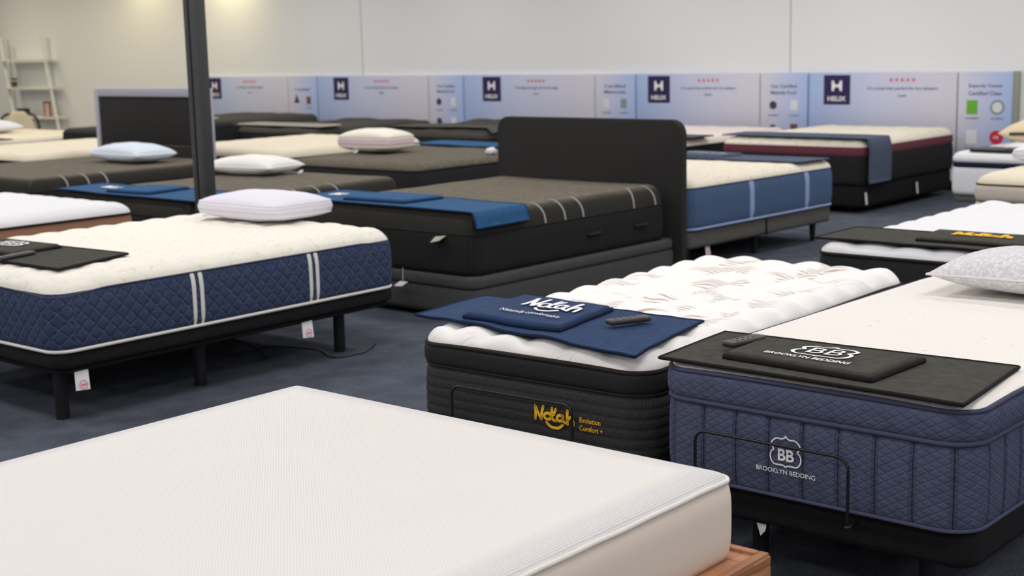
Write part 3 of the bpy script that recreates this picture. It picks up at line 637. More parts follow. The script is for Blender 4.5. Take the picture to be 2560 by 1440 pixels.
# right side
m9 = mattress('white mattress with a navy stripe at the right edge below the beige pillow', 11.6, 2.95, 2.0, 1.93, .235, 0,
    bands=[dict(name='side_border', z0=.235, z1=.465, mat=SNOW, bulge=.01, bottom=True), dict(name='navy_stripe', z0=.465, z1=.512, mat=plain('navy_band', (30, 36, 58), .8, .15), bulge=.006, nz=4), dict(name='upper_border', z0=.512, z1=.56, mat=SNOW, bulge=.01, nz=5)], top=dict(z=.56, H=.04, wd=.1, mat=SNOW, q=soft(.004, 3), step=.08), r=.1)
base('grey bed base under the white mattress with the navy stripe', 11.62, 2.97, 1.96, 1.89, .17, .234, 0, [(.15, .2), (.15, 1.6), (1.8, .2), (1.8, 1.6)], mat=GREY2)
m10 = mattress('cream pillow-top mattress with brown piping at the right edge', 8.6, 1.95, 2.0, 1.52, .30, 0,
    bands=[dict(name='side_border', z0=.30, z1=.545, mat=CREAM2, bulge=.012, bottom=True), dict(name='upper_border', z0=.545, z1=.65, mat=plain('pale_taupe_border', (206, 196, 184), .9, .1), bulge=.014, nz=6)], top=dict(z=.65, H=.08, wd=.16, mat=CREAM2, q=puff(.01, .2, .2), step=.05), pipes=[(.65, .007, BRPIPE), (.545, .006, BRPIPE)], r=.1)
base('dark bed base under the cream mattress with brown piping', 8.63, 1.98, 1.94, 1.46, .1, .299, 0, [(.15, .2), (.15, 1.26), (1.8, .2), (1.8, 1.26)])
m11 = mattress('bright white pillow-top mattress with black side behind the grey-white pillow', 5.98, 1.65, 2.05, 1.52, .25, .0,
    bands=[dict(name='side_border', z0=.25, z1=.565, mat=BLKSMOOTH, bulge=.01, bottom=True)], top=dict(z=.572, H=.05, wd=.08, mat=SNOW, q=puff(.018, .22, .19), step=.02), pipes=[(.57, .008, BLKPIPE)], r=.08)
base('black bed base under the bright white pillow-top mattress', 6.0, 1.67, 2.0, 1.48, .1, .249, 0, [(.15, .2), (.15, 1.28), (1.85, .2), (1.85, 1.28)])

# ---------------------------------------------------------------- foot banners
def cloth(label, fn, mat, hem, ns=40, nt=16, th=.006, kk=3, loc=(0, 0, 0), rotz=0, name='foot_protector', group=None, hemr=.006):
    t = thing(name, label, 'bed runner', loc, rotz, group)
    P = [[Vector(fn(i/ns, j/nt)) for i in range(ns+1)] for j in range(nt+1)]
    Z0 = [[p.z for p in r] for r in P]; k = kk
    def win(Z, f_, k): return [[f_([Z[b][a] for b in range(max(0, j-k), min(nt, j+k)+1) for a in range(max(0, i-k), min(ns, i+k)+1) if Z0[j][i]-Z0[b][a] < .05]) for i in range(ns+1)] for j in range(nt+1)]
    D = win(win(Z0, max, k), lambda q: sum(q)/len(q), k)
    for j in range(nt+1):
        for i in range(ns+1):
            hang = P[j][i].z < max(Z0[j])-.035
            if not hang: P[j][i].z = max(Z0[j][i], D[j][i])
    N = [[None]*(ns+1) for _ in range(nt+1)]
    for j in range(nt+1):
        for i in range(ns+1):
            a = P[j][min(i+1, ns)]-P[j][max(i-1, 0)]; b = P[min(j+1, nt)][i]-P[max(j-1, 0)][i]; n = a.cross(b).normalized(); N[j][i] = n if n.z > -.3 else n
    if N[nt//2][ns//2].z < 0: N = [[-n for n in r] for r in N]
    v = []; uv = []
    for s_ in (1, 0):
        for j in range(nt+1):
            for i in range(ns+1): v.append(P[j][i]+N[j][i]*th*s_); uv.append((i/ns, j/nt))
    K = (ns+1)*(nt+1); f = []
    for j in range(nt):
        for i in range(ns): a = j*(ns+1)+i; q = (a, a+1, a+ns+2, a+ns+1); f += [q, tuple(K+k for k in reversed(q))]
    per = [(i, 0) for i in range(ns)]+[(ns, j) for j in range(nt)]+[(i, nt) for i in range(ns, 0, -1)]+[(0, j) for j in range(nt, 0, -1)]
    for k, (i, j) in enumerate(per): i2, j2 = per[(k+1) % len(per)]; a = j*(ns+1)+i; b = j2*(ns+1)+i2; f.append((a, b, K+b, K+a))
    obj('cloth', v, f, mat, t, uvs=uv); MB().tube([P[j][i]+N[j][i]*th*.5 for i, j in per], hemr, 6, True).build('hem', hem, t)
    def at(s, tt, off=0.):
        s = min(max(s, 0), 1); tt = min(max(tt, 0), 1); x = s*ns; y = tt*nt; i = min(int(x), ns-1); j = min(int(y), nt-1); fx, fy = x-i, y-j
        p = P[j][i]*(1-fx)*(1-fy)+P[j][i+1]*fx*(1-fy)+P[j+1][i]*(1-fx)*fy+P[j+1][i+1]*fx*fy; return p+N[j][i]*(th+off)
    return t, at
def quadfn(A, B, C, D, zf):    # s from A to B (across the bed), t from A to D
    A, B, C, D = map(Vector, (A, B, C, D))
    def fn(s, t):
        p = (A*(1-s)+B*s)*(1-t)+(D*(1-s)+C*s)*t; return (p.x, p.y, lie(p.x, p.y, p.z+zf(s, t)))
    return fn
def pad(t, at, s0, s1, t0, t1, H, mat, name='pad', ns=30, nt=12, corner=.0):
    v = []; uv = []; f = []
    for j in range(nt+1):
        for i in range(ns+1):
            a = i/ns; b = j/nt; e = min(a, 1-a)*(s1-s0)*2.2; g = min(b, 1-b)*(t1-t0); d = min(e, g); h = H*min(1, d/.05)**.5 if d > 0 else 0
            p = at(s0+(s1-s0)*a, t0+(t1-t0)*b, h+.0005); v.append(p); uv.append((a, b))
    for j in range(nt):
        for i in range(ns): k = j*(ns+1)+i; f.append((k, k+1, k+ns+2, k+ns+1))
    return obj(name, v, f, mat, t, uvs=uv)
def bil(C, u, v):        # C: corners (near-left, near-right, far-right, far-left) in (s,t)
    return tuple((C[0][k]*(1-u)+C[1][k]*u)*(1-v)+(C[3][k]*(1-u)+C[2][k]*u)*v for k in (0, 1))

# navy banner on the leaf-stitched mattress: s runs from its left (far) end to the right end
def z3(s, t): 
    return .010*math.sin(s*8+.9)*(1-t)-.003*math.sin(s*19+t*6)+.006*math.sin(s*6)*t
rn, at3 = cloth('navy suede foot runner with white script on the leaf-stitched mattress', quadfn((3.60, 3.52, .605), (3.475, 2.455, .592), (4.03, 2.56, .60), (4.05, 3.57, .606), z3), NAVYBAN, NAVYHEM, 60, 24, .006, 2)
def padq(t, at, C, H, mat, n1=64, n2=34, name='pad', edge=None):
    v = []; uv = []; f = []
    def ease(i, n): x = i/n; return x if 0 < i < n and 0 else (.5-.5*math.cos(PI*x))*.55+x*.45
    us = [0, .004, .012, .025]+[.04+.92*i/(n1-8) for i in range(n1-7)]+[.975, .988, .996, 1]; vs = [0, .006, .018, .035]+[.05+.9*i/(n2-8) for i in range(n2-7)]+[.965, .982, .994, 1]
    for b in vs:
        for a in us:
            d = min(min(a, 1-a)*.45, min(b, 1-b)*.36); h = H*min(1, d/.009)**.5 if d > 0 else -.001
            s_, t_ = bil(C, a, b); v.append(at(s_, t_, h+.0008)); uv.append((a, b))
    m = len(us)
    for j in range(len(vs)-1):
        for i in range(m-1): k = j*m+i; f.append((k, k+1, k+m+1, k+m))
    o = obj(name, v, f, mat, t, uvs=uv)
    if edge:
        pts = [at(*bil(C, a, 0), H*.28) for a in us]+[at(*bil(C, 1, b), H*.28) for b in vs[1:]]; MB().tube(pts, H*.42, 8).build('pad_edge_shade', edge, t)  # dark tube stands for the pad's edge seam and the shadow beneath it
    return o
C3 = ((.22, .08), (.64, .14), (.63, .93), (.22, .93))
padq(rn, at3, C3, .022, NAVYBAN, edge=NAVYHEM)
def on(at, C, H): return lambda px, py: at(*bil(C, px, py), H)
mp = on(at3, C3, .0295)
mb = MB(); strokes(mb, [[(.30+x*.60, .50+y*.72) for x, y in l] for l in NOLA], .038, mp); strokes(mb, [[(.30+x*.60, .50+y*.6) for x, y in SMILE[0]]], .032, mp); mb.build('script_logo', PRW, rn, smooth=False)
v, f = type_mesh('Naturally comfortable', 1.); xs_ = [a[0] for a in v]; k = .62/(max(xs_)-min(xs_)); obj('lettering', [mp(.56+a[0]*k, .24+a[1]*.12) for a in v], f, PRW, rn, smooth=False)

# black banner on the ink-blue mattress
def z4(s, t): return .003*math.sin(s*7)*t+.002*math.sin(s*15)*(1-t)
rk, at4 = cloth('black suede foot runner with white shield logo on the ink-blue mattress', quadfn((3.367, 2.29, .648), (3.342, 1.352, .648), (3.82, 1.39, .650), (3.78, 2.32, .652), z4), BLKBAN, BLKHEM, 50, 20, .006)
C4 = ((.19, .20), (.70, .14), (.74, .80), (.20, .72))
padq(rk, at4, C4, .022, BLKBAN, edge=BLKHEM)
mp = on(at4, C4, .0265)
mb = MB(); strokes(mb, [[(.53+x*.56, .56+y*.84) for x, y in SHIELD[0]]], .026, lambda a, b: mp(a, b)); v, f = type_mesh('BB', 1.)
mb.add([mp(.53+a[0]*.21, .58+a[1]*.38) for a in v], f); mb.build('shield_logo', PRW, rk, smooth=False)
v, f = type_mesh('BROOKLYN BEDDING', 1., .02); xs_ = [a[0] for a in v]; k = .56/(max(xs_)-min(xs_)); obj('lettering', [mp(.51+a[0]*k, .22+a[1]*.13) for a in v], f, PRW, rk, smooth=False)

# black banner on the navy quilted mattress
rb, at1 = cloth('black foot runner at the left edge on the ivory-topped mattress', quadfn((3.27, 6.70, .640), (3.29, 5.36, .632), (3.74, 5.50, .645), (3.66, 6.75, .655), lambda s, t: .006*math.sin(s*8)*(1-t)), BLKBAN, BLKHEM, 40, 16, .005)
C1 = ((.26, .25), (.62, .22), (.64, .9), (.28, .9)); padq(rb, at1, C1, .02, BLKBAN, edge=BLKHEM); mp = on(at1, C1, .0255)
mb = MB(); strokes(mb, [[(.52+x*.6, .55+y*.7) for x, y in SHIELD[0]]], .04, mp); v, f = type_mesh('BB', 1.); mb.add([mp(.52+a[0]*.24, .55+a[1]*.34) for a in v], f); mb.build('shield_logo', PRW, rb, smooth=False)

# black banner with yellow script on the bright white mattress
rl, at11 = cloth('black foot runner with yellow script on the bright white mattress', quadfn((6.02, 3.19, .622), (6.00, 1.75, .622), (6.46, 1.75, .632), (6.45, 3.19, .632), lambda s, t: .008*math.sin(s*11)*(1-t)), BLKBAN, BLKHEM, 50, 14, .005)
C11 = ((.32, .25), (.68, .25), (.68, .95), (.30, .95)); padq(rl, at11, C11, .02, BLKBAN, edge=BLKHEM); mp = on(at11, C11, .0255)
mb = MB(); strokes(mb, [[(.25+x*.52, .42+y*.7) for x, y in l] for l in NOLA], .05, mp); mb.build('script_logo', YEL, rl, smooth=False)

# blue banners on the dark mattresses
def drape(x0, x1, ytop1, yedge, ztop, zend, over, skew=0., zf=None, lift=.0):
    # s from the far side to beyond the near edge; last part hangs down
    tot = (ytop1-yedge)+over+.06
    def fn(s, t):
        x = x0+(x1-x0)*t; q = s*tot; flat = ytop1-yedge-.03
        if q <= flat: return (x+skew*q, ytop1-q, lie(x+skew*q, ytop1-q, ztop+(zf(s, t) if zf else 0)))
        a = q-flat; R_ = .09
        if a < R_*PI/2: th = a/R_; return (x+skew*q, yedge+.03-R_*math.sin(th)*.75, ztop-R_*(1-math.cos(th))+(zf(s, t)*.3 if zf else 0))
        d = a-R_*PI/2; return (x+skew*q, yedge+.03-R_*.75-.004, ztop-R_-d)
    return fn
rbl, at2 = cloth('royal blue foot runner draped over the dark mattress with the rounded headboard', drape(5.98, 6.46, 6.95, 5.33, .636, .55, .05, -.03, lambda s, t: .005*math.sin(s*14)*t), BLUEBAN, plain('dark_blue_hem', (26, 52, 84), .85, .15), 60, 14, .005)
padq(rbl, at2, ((.26, .15), (.56, .2), (.58, .85), (.28, .9)), .024, BLUEBAN, edge=MATS['dark_blue_hem'])
mb = MB(); strokes(mb, [[(.08+x*.1, .45+y*.5) for x, y in l] for l in NOLA[:6]], .014, lambda a, b: at2(a, b, .003)); mb.build('script_logo', PRW, rbl, smooth=False)
r13, at13 = cloth('royal blue foot runner behind the pillar with a small white script', quadfn((5.60, 9.08, .622), (5.60, 7.46, .60), (6.12, 7.52, .622), (6.02, 9.1, .624), lambda s, t: .006*math.sin(s*9+t*2)), BLUEBAN, MATS['dark_blue_hem'], 50, 14, .005)
padq(r13, at13, ((.34, .15), (.62, .2), (.64, .9), (.36, .9)), .024, BLUEBAN, edge=MATS['dark_blue_hem'])
mb = MB(); strokes(mb, [[(.16+x*.2, .5+y*.5) for x, y in l] for l in NOLA], .022, lambda a, b: at13(a, b, .003)); mb.build('script_logo', PRW, r13, smooth=False)
# slate banner over the maroon-banded mattress
r7, at7 = cloth('slate blue runner hanging down the side of the maroon-banded mattress', drape(11.68, 12.12, 7.2, 5.69, .682, .26, .36, -.02), GREYBAN, GREYBAN, 60, 10, .005)
cloth('slate runner across the foot of the pinkish white mattress', quadfn((11.6, 9.05, .645), (11.6, 7.5, .62), (12.0, 7.5, .645), (12.0, 9.05, .65), lambda s, t: 0), GREYBAN, BLKHEM, 20, 6, .005)
r6, at6 = cloth('slate blue runner with white lettering at the far end of the steel blue mattress', quadfn((9.55, 6.7, .655), (9.55, 5.2, .648), (9.98, 5.18, .64), (9.98, 6.68, .65), lambda s, t: .003*math.sin(s*9)), GREYBAN, GREYBAN, 30, 8, .005)
padq(r6, at6, ((.2, .1), (.5, .1), (.5, .9), (.2, .9)), .02, GREYBAN)
lettering('lettering', 'SIGNATURE', .35, lambda a, b: at6(.35+a*.7, .5+b*2.2, .025), PRW, r6, .02)
cloth('royal blue runner on the far end of the mattress with the pink-striped pillow', quadfn((9.9, 9.62, .642), (9.9, 8.0, .642), (10.3, 8.0, .65), (10.3, 9.62, .65), lambda s, t: .006*math.sin(s*10)), BLUEBAN, BLUEBAN, 30, 8, .006)
LG = plain('light_grey_cloth', (150, 150, 146), .9, .1); CRB = plain('cream_cloth', (216, 208, 190), .9, .1)
cloth('black and grey runner across the dark mattress at the wall right of the pink-striped pillow', quadfn((11.5, 11.62, .665), (11.5, 10.0, .64), (11.95, 10.0, .685), (11.95, 11.62, .69), lambda s, t: .004*math.sin(s*12)), plain('dark_grey_cloth', (84, 84, 80), .9, .1), BLKHEM, 24, 8, .006)
cloth('cream runner on the dark mattress just right of the pillar', quadfn((11.55, 16.2, .70), (11.55, 15.1, .69), (11.9, 15.2, .705), (11.9, 16.3, .71), lambda s, t: .008*math.sin(s*11)), CRB, CRB, 20, 6, .006)
cloth('grey and cream runner on the dark mattress behind the pink-striped pillow', quadfn((11.5, 14.3, .655), (11.5, 12.75, .645), (11.85, 12.75, .66), (11.85, 14.3, .665), lambda s, t: .008*math.sin(s*17)), LG, CRB, 24, 6, .006)
cloth('dark brown cloth on the off-white mattress at the far left', quadfn((8.5, 15.6, .632), (8.5, 15.0, .632), (8.75, 15.0, .635), (8.75, 15.6, .635), lambda s, t: 0), BLKBAN, BLKBAN, 8, 4, .006)

# remotes
def remote(label, x, y, z, rotz, rx=0, ry=0, L=.16, W=.048, H=.018):
    t = thing('remote_control', label, 'remote control', (x, y, z), rot=(rx, ry, rotz))
    MB().box((-L/2, -W/2, .0), (L/2, W/2, H), .007, 3).build('body', PLASTIC, t, auto=AN)
    mb = MB()
    for i in range(4):
        for k in (-1, 1): mb.cyl((-L*.3+i*L*.16, k*W*.2, H-.001), (-L*.3+i*L*.16, k*W*.2, H+.0012), .005, n=12)
    mb.build('buttons', PLASTICB, t, auto=AN)
    mb = MB(); mb.cyl((L*.34, 0, H-.001), (L*.34, 0, H+.001), .011, n=20); mb.build('dial', plain('grey_plastic', (96, 94, 90), .5, .4), t, auto=AN)
    return t
remote('black remote control on the navy suede runner', 3.82, 2.725, .637, math.radians(-24))
remote('black remote control on the left part of the runner with the shield logo', 3.60, 2.14, .674, math.radians(-8))
remote('black remote control on the black runner at the left edge', 3.37, 5.84, .672, math.radians(16), L=.22)
t = thing('tablet_stand', 'black flat tray lying on the white mattress with the navy stripe', 'tray', (11.78, 4.45, .603)); MB().box((-.15, -.28, 0), (.2, .28, .02), .008).build('body', PLASTICB, t, auto=AN)
t = thing('folded_cloth', 'white folded cloth lying on the black tray at the right edge', 'cloth', (11.9, 4.25, .625)); MB().box((-.18, -.25, 0), (.18, .22, .03), .014, 3).build('fold', SNOW, t)

# ---------------------------------------------------------------- pillows
def pillow(label, x, y, z, L, W, H, rotz, mat, gus=0., gmat=None, pipem=None, pinch=.06, rx=0, ry=0, e=.42, tagp=None, name='pillow'):
    t = thing(name, label, 'pillow', (x, y, z), rot=(rx, ry, rotz)); n = 28; m = 20; v = []; f = []
    def out(s, u):
        cx = 1-pinch*(1-abs(u)**2)*abs(s)**3; cy = 1-pinch*(1-abs(s)**2)*abs(u)**3; rr = .06
        X = s*cx; Y = u*cy
        if not gus: return X*L/2, Y*W/2
        k = (abs(s)**8+abs(u)**8)**(1/8); mx = max(abs(s), abs(u)); sc = mx/k if k > 0 else 1
        return X*L/2*sc, Y*W/2*sc
    g = gus/2; zc = (H/2)
    for side in (1, -1):
        k = len(v)
        for j in range(m+1):
            for i in range(n+1):
                s = -math.cos(PI*i/n); u = -math.cos(PI*j/m); X, Y = out(s, u)
                h = ((1-abs(s)**2.4)*(1-abs(u)**2.4))**e; hh = (H/2-g)*h*(1 if side > 0 else .82)+g
                wr = .006*noise.noise(Vector((X*9+x*3, Y*9, side)))*h*H/.15
                v.append((X, Y, zc+side*hh+wr))
        for j in range(m):
            for i in range(n): a = k+j*(n+1)+i; q = (a, a+1, a+n+2, a+n+1); f.append(q if side > 0 else tuple(reversed(q)))
    K = (n+1)*(m+1); per = [i for i in range(n)]+[j*(n+1)+n for j in range(m)]+[m*(n+1)+i for i in range(n, 0, -1)]+[j*(n+1) for j in range(m, 0, -1)]
    if not gus:
        for a, b in zip(per, per[1:]+per[:1]): f.append((a, K+a, K+b, b))
        zm = min(p[2] for p in v); v = [(p[0], p[1], p[2]-zm) for p in v]; bo = obj('case', v, f, mat, t); MB().tube([(v[a][0], v[a][1], v[a][2]) for a in per], .004, 6, True).build('seam_piping', pipem or mat, t)
    else:
        zm = min(p[2] for p in v); v = [(p[0], p[1], p[2]-zm) for p in v]; obj('case', v, f, mat, t)
        gv = []; gf = []; nn = len(per); rows = 6
        for r_ in range(rows+1):
            tt = r_/rows; b = .012*(1-(2*tt-1)**2)
            for a in per:
                A = Vector(v[a]); B = Vector(v[K+a]); p = A.lerp(B, tt); d = Vector((p.x/L, p.y/W, 0)).normalized(); gv.append(p+d*b)
        for r_ in range(rows):
            for i in range(nn): gf.append((r_*nn+i, r_*nn+(i+1) % nn, (r_+1)*nn+(i+1) % nn, (r_+1)*nn+i))
        obj('gusset', gv, gf, gmat or mat, t)
        mb = MB()
        for A in (0, K): mb.tube([v[A+a] for a in per], .0045, 6, True)
        mb.build('seam_piping', pipem or mat, t)
    if tagp:
        o = MB().add([(tagp[0], tagp[1], .03), (tagp[0]-.002, tagp[1]-.045, .035), (tagp[0]-.035, tagp[1]-.05, .012), (tagp[0]-.03, tagp[1], .006)], [(0, 1, 2, 3)]).build('care_tag', PAPER, t, smooth=False); o['label'] = 'small white care tag'
    return t
LAV = plain('lavender_white_cover', (232, 229, 240), .9, .12, weave=.5)
def gst():
    t = NT('striped_gusset', (222, 216, 226), .9, .12); o, x, y, z = t.obj(); a = t.mr(tri(t, z, .022), .75, .95); t.color(t.mix(a, lin((228, 224, 234)), lin((204, 194, 206)))); return t.m
GST = gst()
def pst():
    t = NT('pink_striped_gusset', (228, 214, 218), .9, .12); o, x, y, z = t.obj(); a = t.mr(tri(t, z, .03), .5, .8); t.color(t.mix(a, lin((236, 226, 224)), lin((214, 172, 182)))); return t.m
PST = pst()
pillow('lavender-white gusseted pillow on the navy quilted mattress', 5.03, 6.06, .655, .45, .68, .165, 0, LAV, gus=.062, gmat=GST, pipem=LAV, pinch=.02, tagp=(-.21, .28), e=.5)
pillow('pointed white pillow on the dark mattress right of the pillar', 7.2, 8.78, .612, .42, .70, .17, math.radians(8), plain('white_pillow', (240, 239, 234), .9, .1, weave=.5), pinch=.05, tagp=(.15, -.34))
pillow('pale blue and white pillow by the silver-edged headboard', 7.55, 10.92, .61, .42, .80, .19, math.radians(-3), plain('pale_blue_pillow', (220, 230, 240), .9, .1, weave=.5), pinch=.0, e=.36)
pillow('pink-striped gusseted pillow on the black mattress', 9.1, 9.33, .635, .40, .64, .23, math.radians(4), plain('ivory_pillow', (240, 236, 222), .9, .1, weave=.5), gus=.09, gmat=PST, pinch=.02, tagp=(-.18, .1), e=.5)
def speck():
    t = NT('grey_white_knit_pillow', (224, 222, 226), .9, .1); o = t.obj()[0]; n = t.noise(o, 70, 3, .7); t.color(t.mix(t.mr(n, .4, .62), lin((206, 204, 210)), lin((234, 232, 232)))); t.bump(t.noise(o, 260, 2), .002); return t.m
pillow('large grey-white knit pillow on the ink-blue mattress', 5.0, 1.69, .655, .44, .80, .175, math.radians(2), speck(), pinch=.05, pipem=WHITEP, e=.5)
pillow('beige pillow with a dark label at the right edge', 12.6, 4.40, .602, .5, .72, .26, 0, plain('beige_pillow', (232, 214, 178), .9, .1, weave=.5), pinch=.04, e=.5)
o = MB().add([(12.345, 4.66, .72), (12.345, 4.46, .725), (12.35, 4.46, .695), (12.35, 4.66, .69)], [(0, 1, 2, 3)]).build('pillow_label', DKP, None, smooth=False)
o.parent = [q for q in bpy.data.objects if q.get('label', '').startswith('beige pillow')][0]; o.location = (-12.6, -4.4, -.602)
pillow('lavender pillow on the cream mattress with brown piping', 9.35, 3.1, .73, .42, .68, .15, 0, LAV, gus=.05, gmat=GST, pinch=.02, e=.5)
pillow('white pillow at the far left edge on the off-white mattress', 9.45, 16.72, .63, .5, .75, .18, 0, SNOW, pinch=.05)
t = thing('wrapped_bundle', 'small crumpled white bag on the corner of the mattress with the pink-striped pillow', 'bag', (9.35, 8.14, .63)); MB().tube([(-.04, 0, .02), (-.02, .01, .035), (.02, 0, .04), (.05, .01, .022)], .03, 10).build('wrapper', SNOW, t)

# ---------------------------------------------------------------- printed panels on the wall
ZT, ZB, US = 1.212, .34, 13.9
wide = [(16.085, 18.1), (13.21, 15.42), (10.40, 12.55), (8.09, 9.77), (5.80, 7.47)]
narrow = [(15.44, 16.07), (12.57, 13.19), (9.79, 10.385), (7.49, 8.075), (5.225, 5.785)]
logo = [17.95, 15.075, 12.219, 9.60, 7.291]
starc = [(610, ), ]
wl = ['leftmost printed headboard panel beside the pillar', 'printed headboard panel behind the pink-striped pillow', 'printed headboard panel left of the rounded black headboard', 'printed headboard panel above the rounded black headboard', 'rightmost wide printed headboard panel above the maroon-banded mattress']
nl = ['narrow printed panel with a black cone and brown squares', 'narrow printed panel left of the third wide panel', 'narrow printed panel above the middle of the black headboard', 'narrow printed panel left of the rightmost wide panel', 'narrow printed panel with green, white and red badges at the right end']
quotes = [('It sleeps comfortable', 'Lux'), ('It has a medium feel to ultra-plush', 'Plus'), ('This sleeps through soft for the edge', 'Core'), ('It\'s a plush feel, perfect for hot sleepers', 'Dusk'), ('It\'s a plush feel, perfect for hot sleepers', 'Luxe')]
starv = [16.95, 14.1, 11.32, 8.76, 6.39]
def wallmap(u, v0, z0): return lambda a, b: (u, v0-a, z0+b)
for i, ((v0, v1), lv) in enumerate(zip(wide, logo)):
    t = thing('display_sign', wl[i], 'sign', (US, v0, ZB), 0, 'wide printed panels along the back wall')
    W_ = v1-v0; MB().box((0, 0, 0), (.045, W_, ZT-ZB), .003).build('panel', SIGNW, t, auto=AN)
    u = -.003; lo = MB().box((u, lv-v0-.31, 1.188-ZB-.315), (.0, lv-v0, 1.188-ZB)).build('logo_plate', LOGOM, t, smooth=False)
    c = lv-v0-.155; zc = 1.188-ZB-.115; mb = MB()
    for sgn in (-1, 1):
        mb.add([(u-.002, c+sgn*.062, zc+.055), (u-.002, c+sgn*.032, zc+.055), (u-.002, c+sgn*.032, zc-.055), (u-.002, c+sgn*.062, zc-.055)], [(0, 1, 2, 3)])
        mb.add([(u-.002, c+sgn*.032, zc+.03*1), (u-.002, c, zc+.008), (u-.002, c, zc-.008), (u-.002, c+sgn*.032, zc-.03)], [(0, 1, 2, 3)])
    mb.build('logo_mark', PRW, lo, smooth=False)
    lettering('lettering', 'HELIX', .215, wallmap(u-.002, c, 1.188-ZB-.252), PRW, lo, .03, 0, .05)
    mb = MB(); sv = starv[i]-v0
    for k in range(5):
        cy = sv+(k-2)*.062; pts = [(u, cy+(.026 if q % 2 == 0 else .011)*math.sin(PI*q/5), 1.135-ZB+(.026 if q % 2 == 0 else .011)*math.cos(PI*q/5)) for q in range(10)]; mb.add(pts, [tuple(range(10))])
    mb.build('star_rating', REDP, t, smooth=False)
    lettering('lettering', quotes[i][0], .62+.04*i, wallmap(u, sv, 1.045-ZB), TXT, t, .01, 0, .042); lettering('lettering', quotes[i][1], .09, wallmap(u, sv, .975-ZB), TXT, t, .01, 0, .032)
heads = ['Certified', 'Our Certified|Materials Proof', 'Certified|Materials', 'Our Certified|Materials Proof', 'Expertly Tested|Certified Clean']
for i, (v0, v1) in enumerate(narrow):
    t = thing('display_sign', nl[i], 'sign', (US, v0, ZB), 0, 'narrow printed panels along the back wall'); W_ = v1-v0
    MB().box((0, 0, 0), (.045, W_, ZT-ZB), .003).build('panel', SIGNN, t, auto=AN); u = -.002; hl = heads[i].split('|')
    for k, s_ in enumerate(hl): lettering('lettering', s_, .32 if i < 4 else .34, wallmap(u, W_/2, (1.07 if len(hl) > 1 else 1.02)-ZB-k*.07), TXT, t, .02, 0, .042)
    cols = {0: (DKP, BROWNP, OCHRE, BROWNP), 1: (DKP, PALEP, DKP, PALEP), 2: (PALEP, GREYGRN, PALEP, GREYGRN), 3: (DKP, PALEP, DKP, BROWNP), 4: (GREENP, PALEP, PALEP, REDB)}[i]
    zz = (.86, .60) if i < 4 else (.86, .56)
    for k, mt in enumerate(cols):
        cy = W_/2+(.13 if k % 2 == 0 else -.13); cz = zz[k//2]-ZB; r_ = .055 if i < 4 else .07
        if (i, k) == (0, 0): MB().add([(u, cy-.06, cz-.04), (u, cy, cz+.09), (u, cy+.06, cz-.04)], [(0, 1, 2)]).build('badge', mt, t, smooth=False); continue
        if (i, k) in ((4, 1), (4, 3), (1, 0), (3, 0), (1, 2), (3, 2)):
            n = 24; rr = r_ if i == 4 else .045
            if (i, k) == (4, 1): MB().add([(u, cy+.075*math.cos(2*PI*q/n), cz+.075*math.sin(2*PI*q/n)) for q in range(n)], [tuple(range(n))]).build('badge_ring', GREYGRN, t, smooth=False); rr = .052
            MB().add([(u-.002, cy+rr*math.cos(2*PI*q/n), cz+rr*math.sin(2*PI*q/n)) for q in range(n)], [tuple(range(n))]).build('badge', mt, t, smooth=False)
            if (i, k) == (4, 3): lettering('lettering', 'OK', .06, wallmap(u-.004, cy, cz), PALEP, t, .02)
        else: MB().box((u, cy-r_*.8, cz-r_*1.0), (u+.001, cy+r_*.8, cz+r_*1.0)).build('badge', mt, t, smooth=False)
        lettering('caption', 'certified', .13, wallmap(u, cy, cz-.11), TXT, t, .02, 0, .022)
t = thing('sign_trim_strip', 'grey-green end strip closing the row of printed panels at the right', 'trim strip', (US, 5.165, ZB)); MB().box((-.01, 0, 0), (.046, .055, ZT-ZB+.005), .003).build('strip', SIGNEDGE, t, auto=AN)

# ---------------------------------------------------------------- far left: ladder shelf, chair
t = thing('ladder_shelf', 'white ladder-style wall shelf at the far left', 'shelf', (13.7, 23, 0))
def rail(ya, za, yb, zb, u=0., nm='rail'):
    return MB().tube([(u, ya, za), (u, yb, zb)], .028, 4).build(nm, SHELFW, t, smooth=False)
rail(-.69, 1.95, -1.13, 0); rail(.64, 1.95, .26, 0); rail(-.52, 1.93, -.74, 0, .2, 'rear_leg'); rail(.8, 1.93, .62, 0, .2, 'rear_leg')
for z, y0, y1 in ((1.52, -.80, .60), (1.035, -.92, .52), (.52, -1.03, .42), (.13, -1.12, .34)): MB().box((-.12, y0, z-.015), (.2, y1, z+.015), .004).build('shelf_board', SHELFW, t, auto=AN)
t = thing('potted_plant', 'small dark green plant in a pot on the ladder shelf', 'plant', (13.68, 23.25, 1.05)); MB().cyl((0, 0, 0), (0, 0, .1), .045, .06).build('pot', plain('olive_pot', (90, 88, 46), .7), t, auto=AN)
mb = MB()
for k in range(16):
    a = k*2.4; r_ = .05*math.sqrt(k/16); c = Vector((r_*math.cos(a), r_*math.sin(a), .12)); d = Vector((math.cos(a), math.sin(a), 1.2)).normalized()*.07; w_ = Vector((-math.sin(a), math.cos(a), 0))*.012
    mb.add([c, c+d*.5+w_, c+d, c+d*.5-w_], [(0, 1, 2, 3)])
mb.build('foliage', plain('dark_leaf', (64, 78, 40), .7), t, smooth=False)
t = thing('picture_frame', 'small brown framed picture on the ladder shelf', 'picture frame', (13.68, 22.25, .535), math.radians(4))
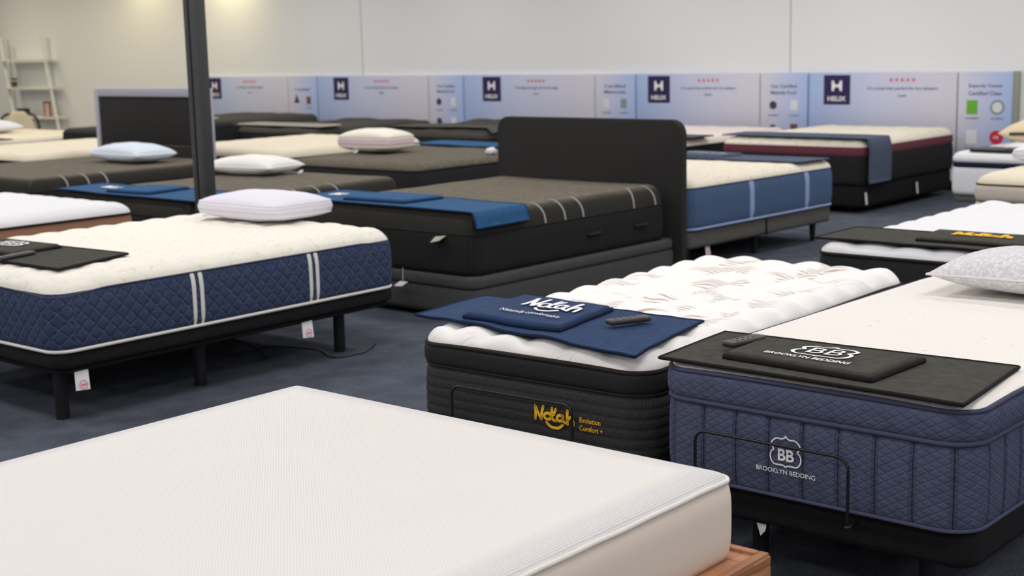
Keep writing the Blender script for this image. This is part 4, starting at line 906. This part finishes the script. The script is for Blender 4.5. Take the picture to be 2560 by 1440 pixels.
MB().box((0, -.10, 0), (.02, .10, .012)).box((0, -.10, .24), (.02, .10, .27)).box((0, -.10, 0), (.02, -.07, .27)).box((0, .07, 0), (.02, .10, .27)).build('frame', plain('brown_frame', (140, 78, 62), .6), t, smooth=False); MB().box((.005, -.07, .012), (.012, .07, .24)).build('picture', plain('pinkish_print', (206, 184, 176), .7), t, smooth=False)
t = thing('storage_box', 'tan wooden box on the lowest board of the ladder shelf', 'box', (13.7, 22.5, .145)); MB().box((-.1, -.2, 0), (.1, .2, .14), .005).build('body', TAN, t, auto=AN)
t = thing('desk_lamp', 'small black lamp on the ladder shelf behind the chair', 'lamp', (13.66, 22.98, .535)); MB().cyl((0, 0, 0), (0, 0, .015), .05).cyl((0, 0, .015), (0, 0, .09), .01).build('stand', PLASTICB, t, auto=AN); MB().box((-.05, -.14, .06), (.05, .14, .14), .01).build('head', PLASTICB, t, auto=AN)
t = thing('chair', 'beige upholstered chair with black curved arms in front of the ladder shelf', 'chair', (11.5, 19.5, 0), math.radians(52))
v = []; f = []; n = 12; mrow = 12
for j in range(mrow+1):
    z = .40+.37*j/mrow; wd_ = .25-.02*j/mrow-.15*(j/mrow)**3
    for i in range(n): a = 2*PI*i/n; v.append((.04*math.sin(a)+.03*j/mrow, wd_*math.cos(a), z))
for j in range(mrow):
    for i in range(n): f.append((j*n+i, j*n+(i+1) % n, (j+1)*n+(i+1) % n, (j+1)*n+i))
f.append(tuple(range(mrow*n, mrow*n+n))); obj('backrest', v, f, BEIGE, t)
MB().box((.0, -.26, .36), (.5, .26, .46), .04, 4).build('seat', BEIGE, t)
for s_ in (-1, 1): MB().tube(catmull3([Vector(p) for p in ((.02, s_*.13, .74), (.02, s_*.21, .71), (.03, s_*.27, .62), (.08, s_*.28, .5), (.3, s_*.27, .48))]), .018, 8).build('armrest', PLASTICB, t)
for lx in (.05, .45):
    for ly in (-.22, .22): MB().cyl((lx, ly, 0), (lx, ly, .37), .014, .018).build('leg', PLASTICB, t, auto=AN)
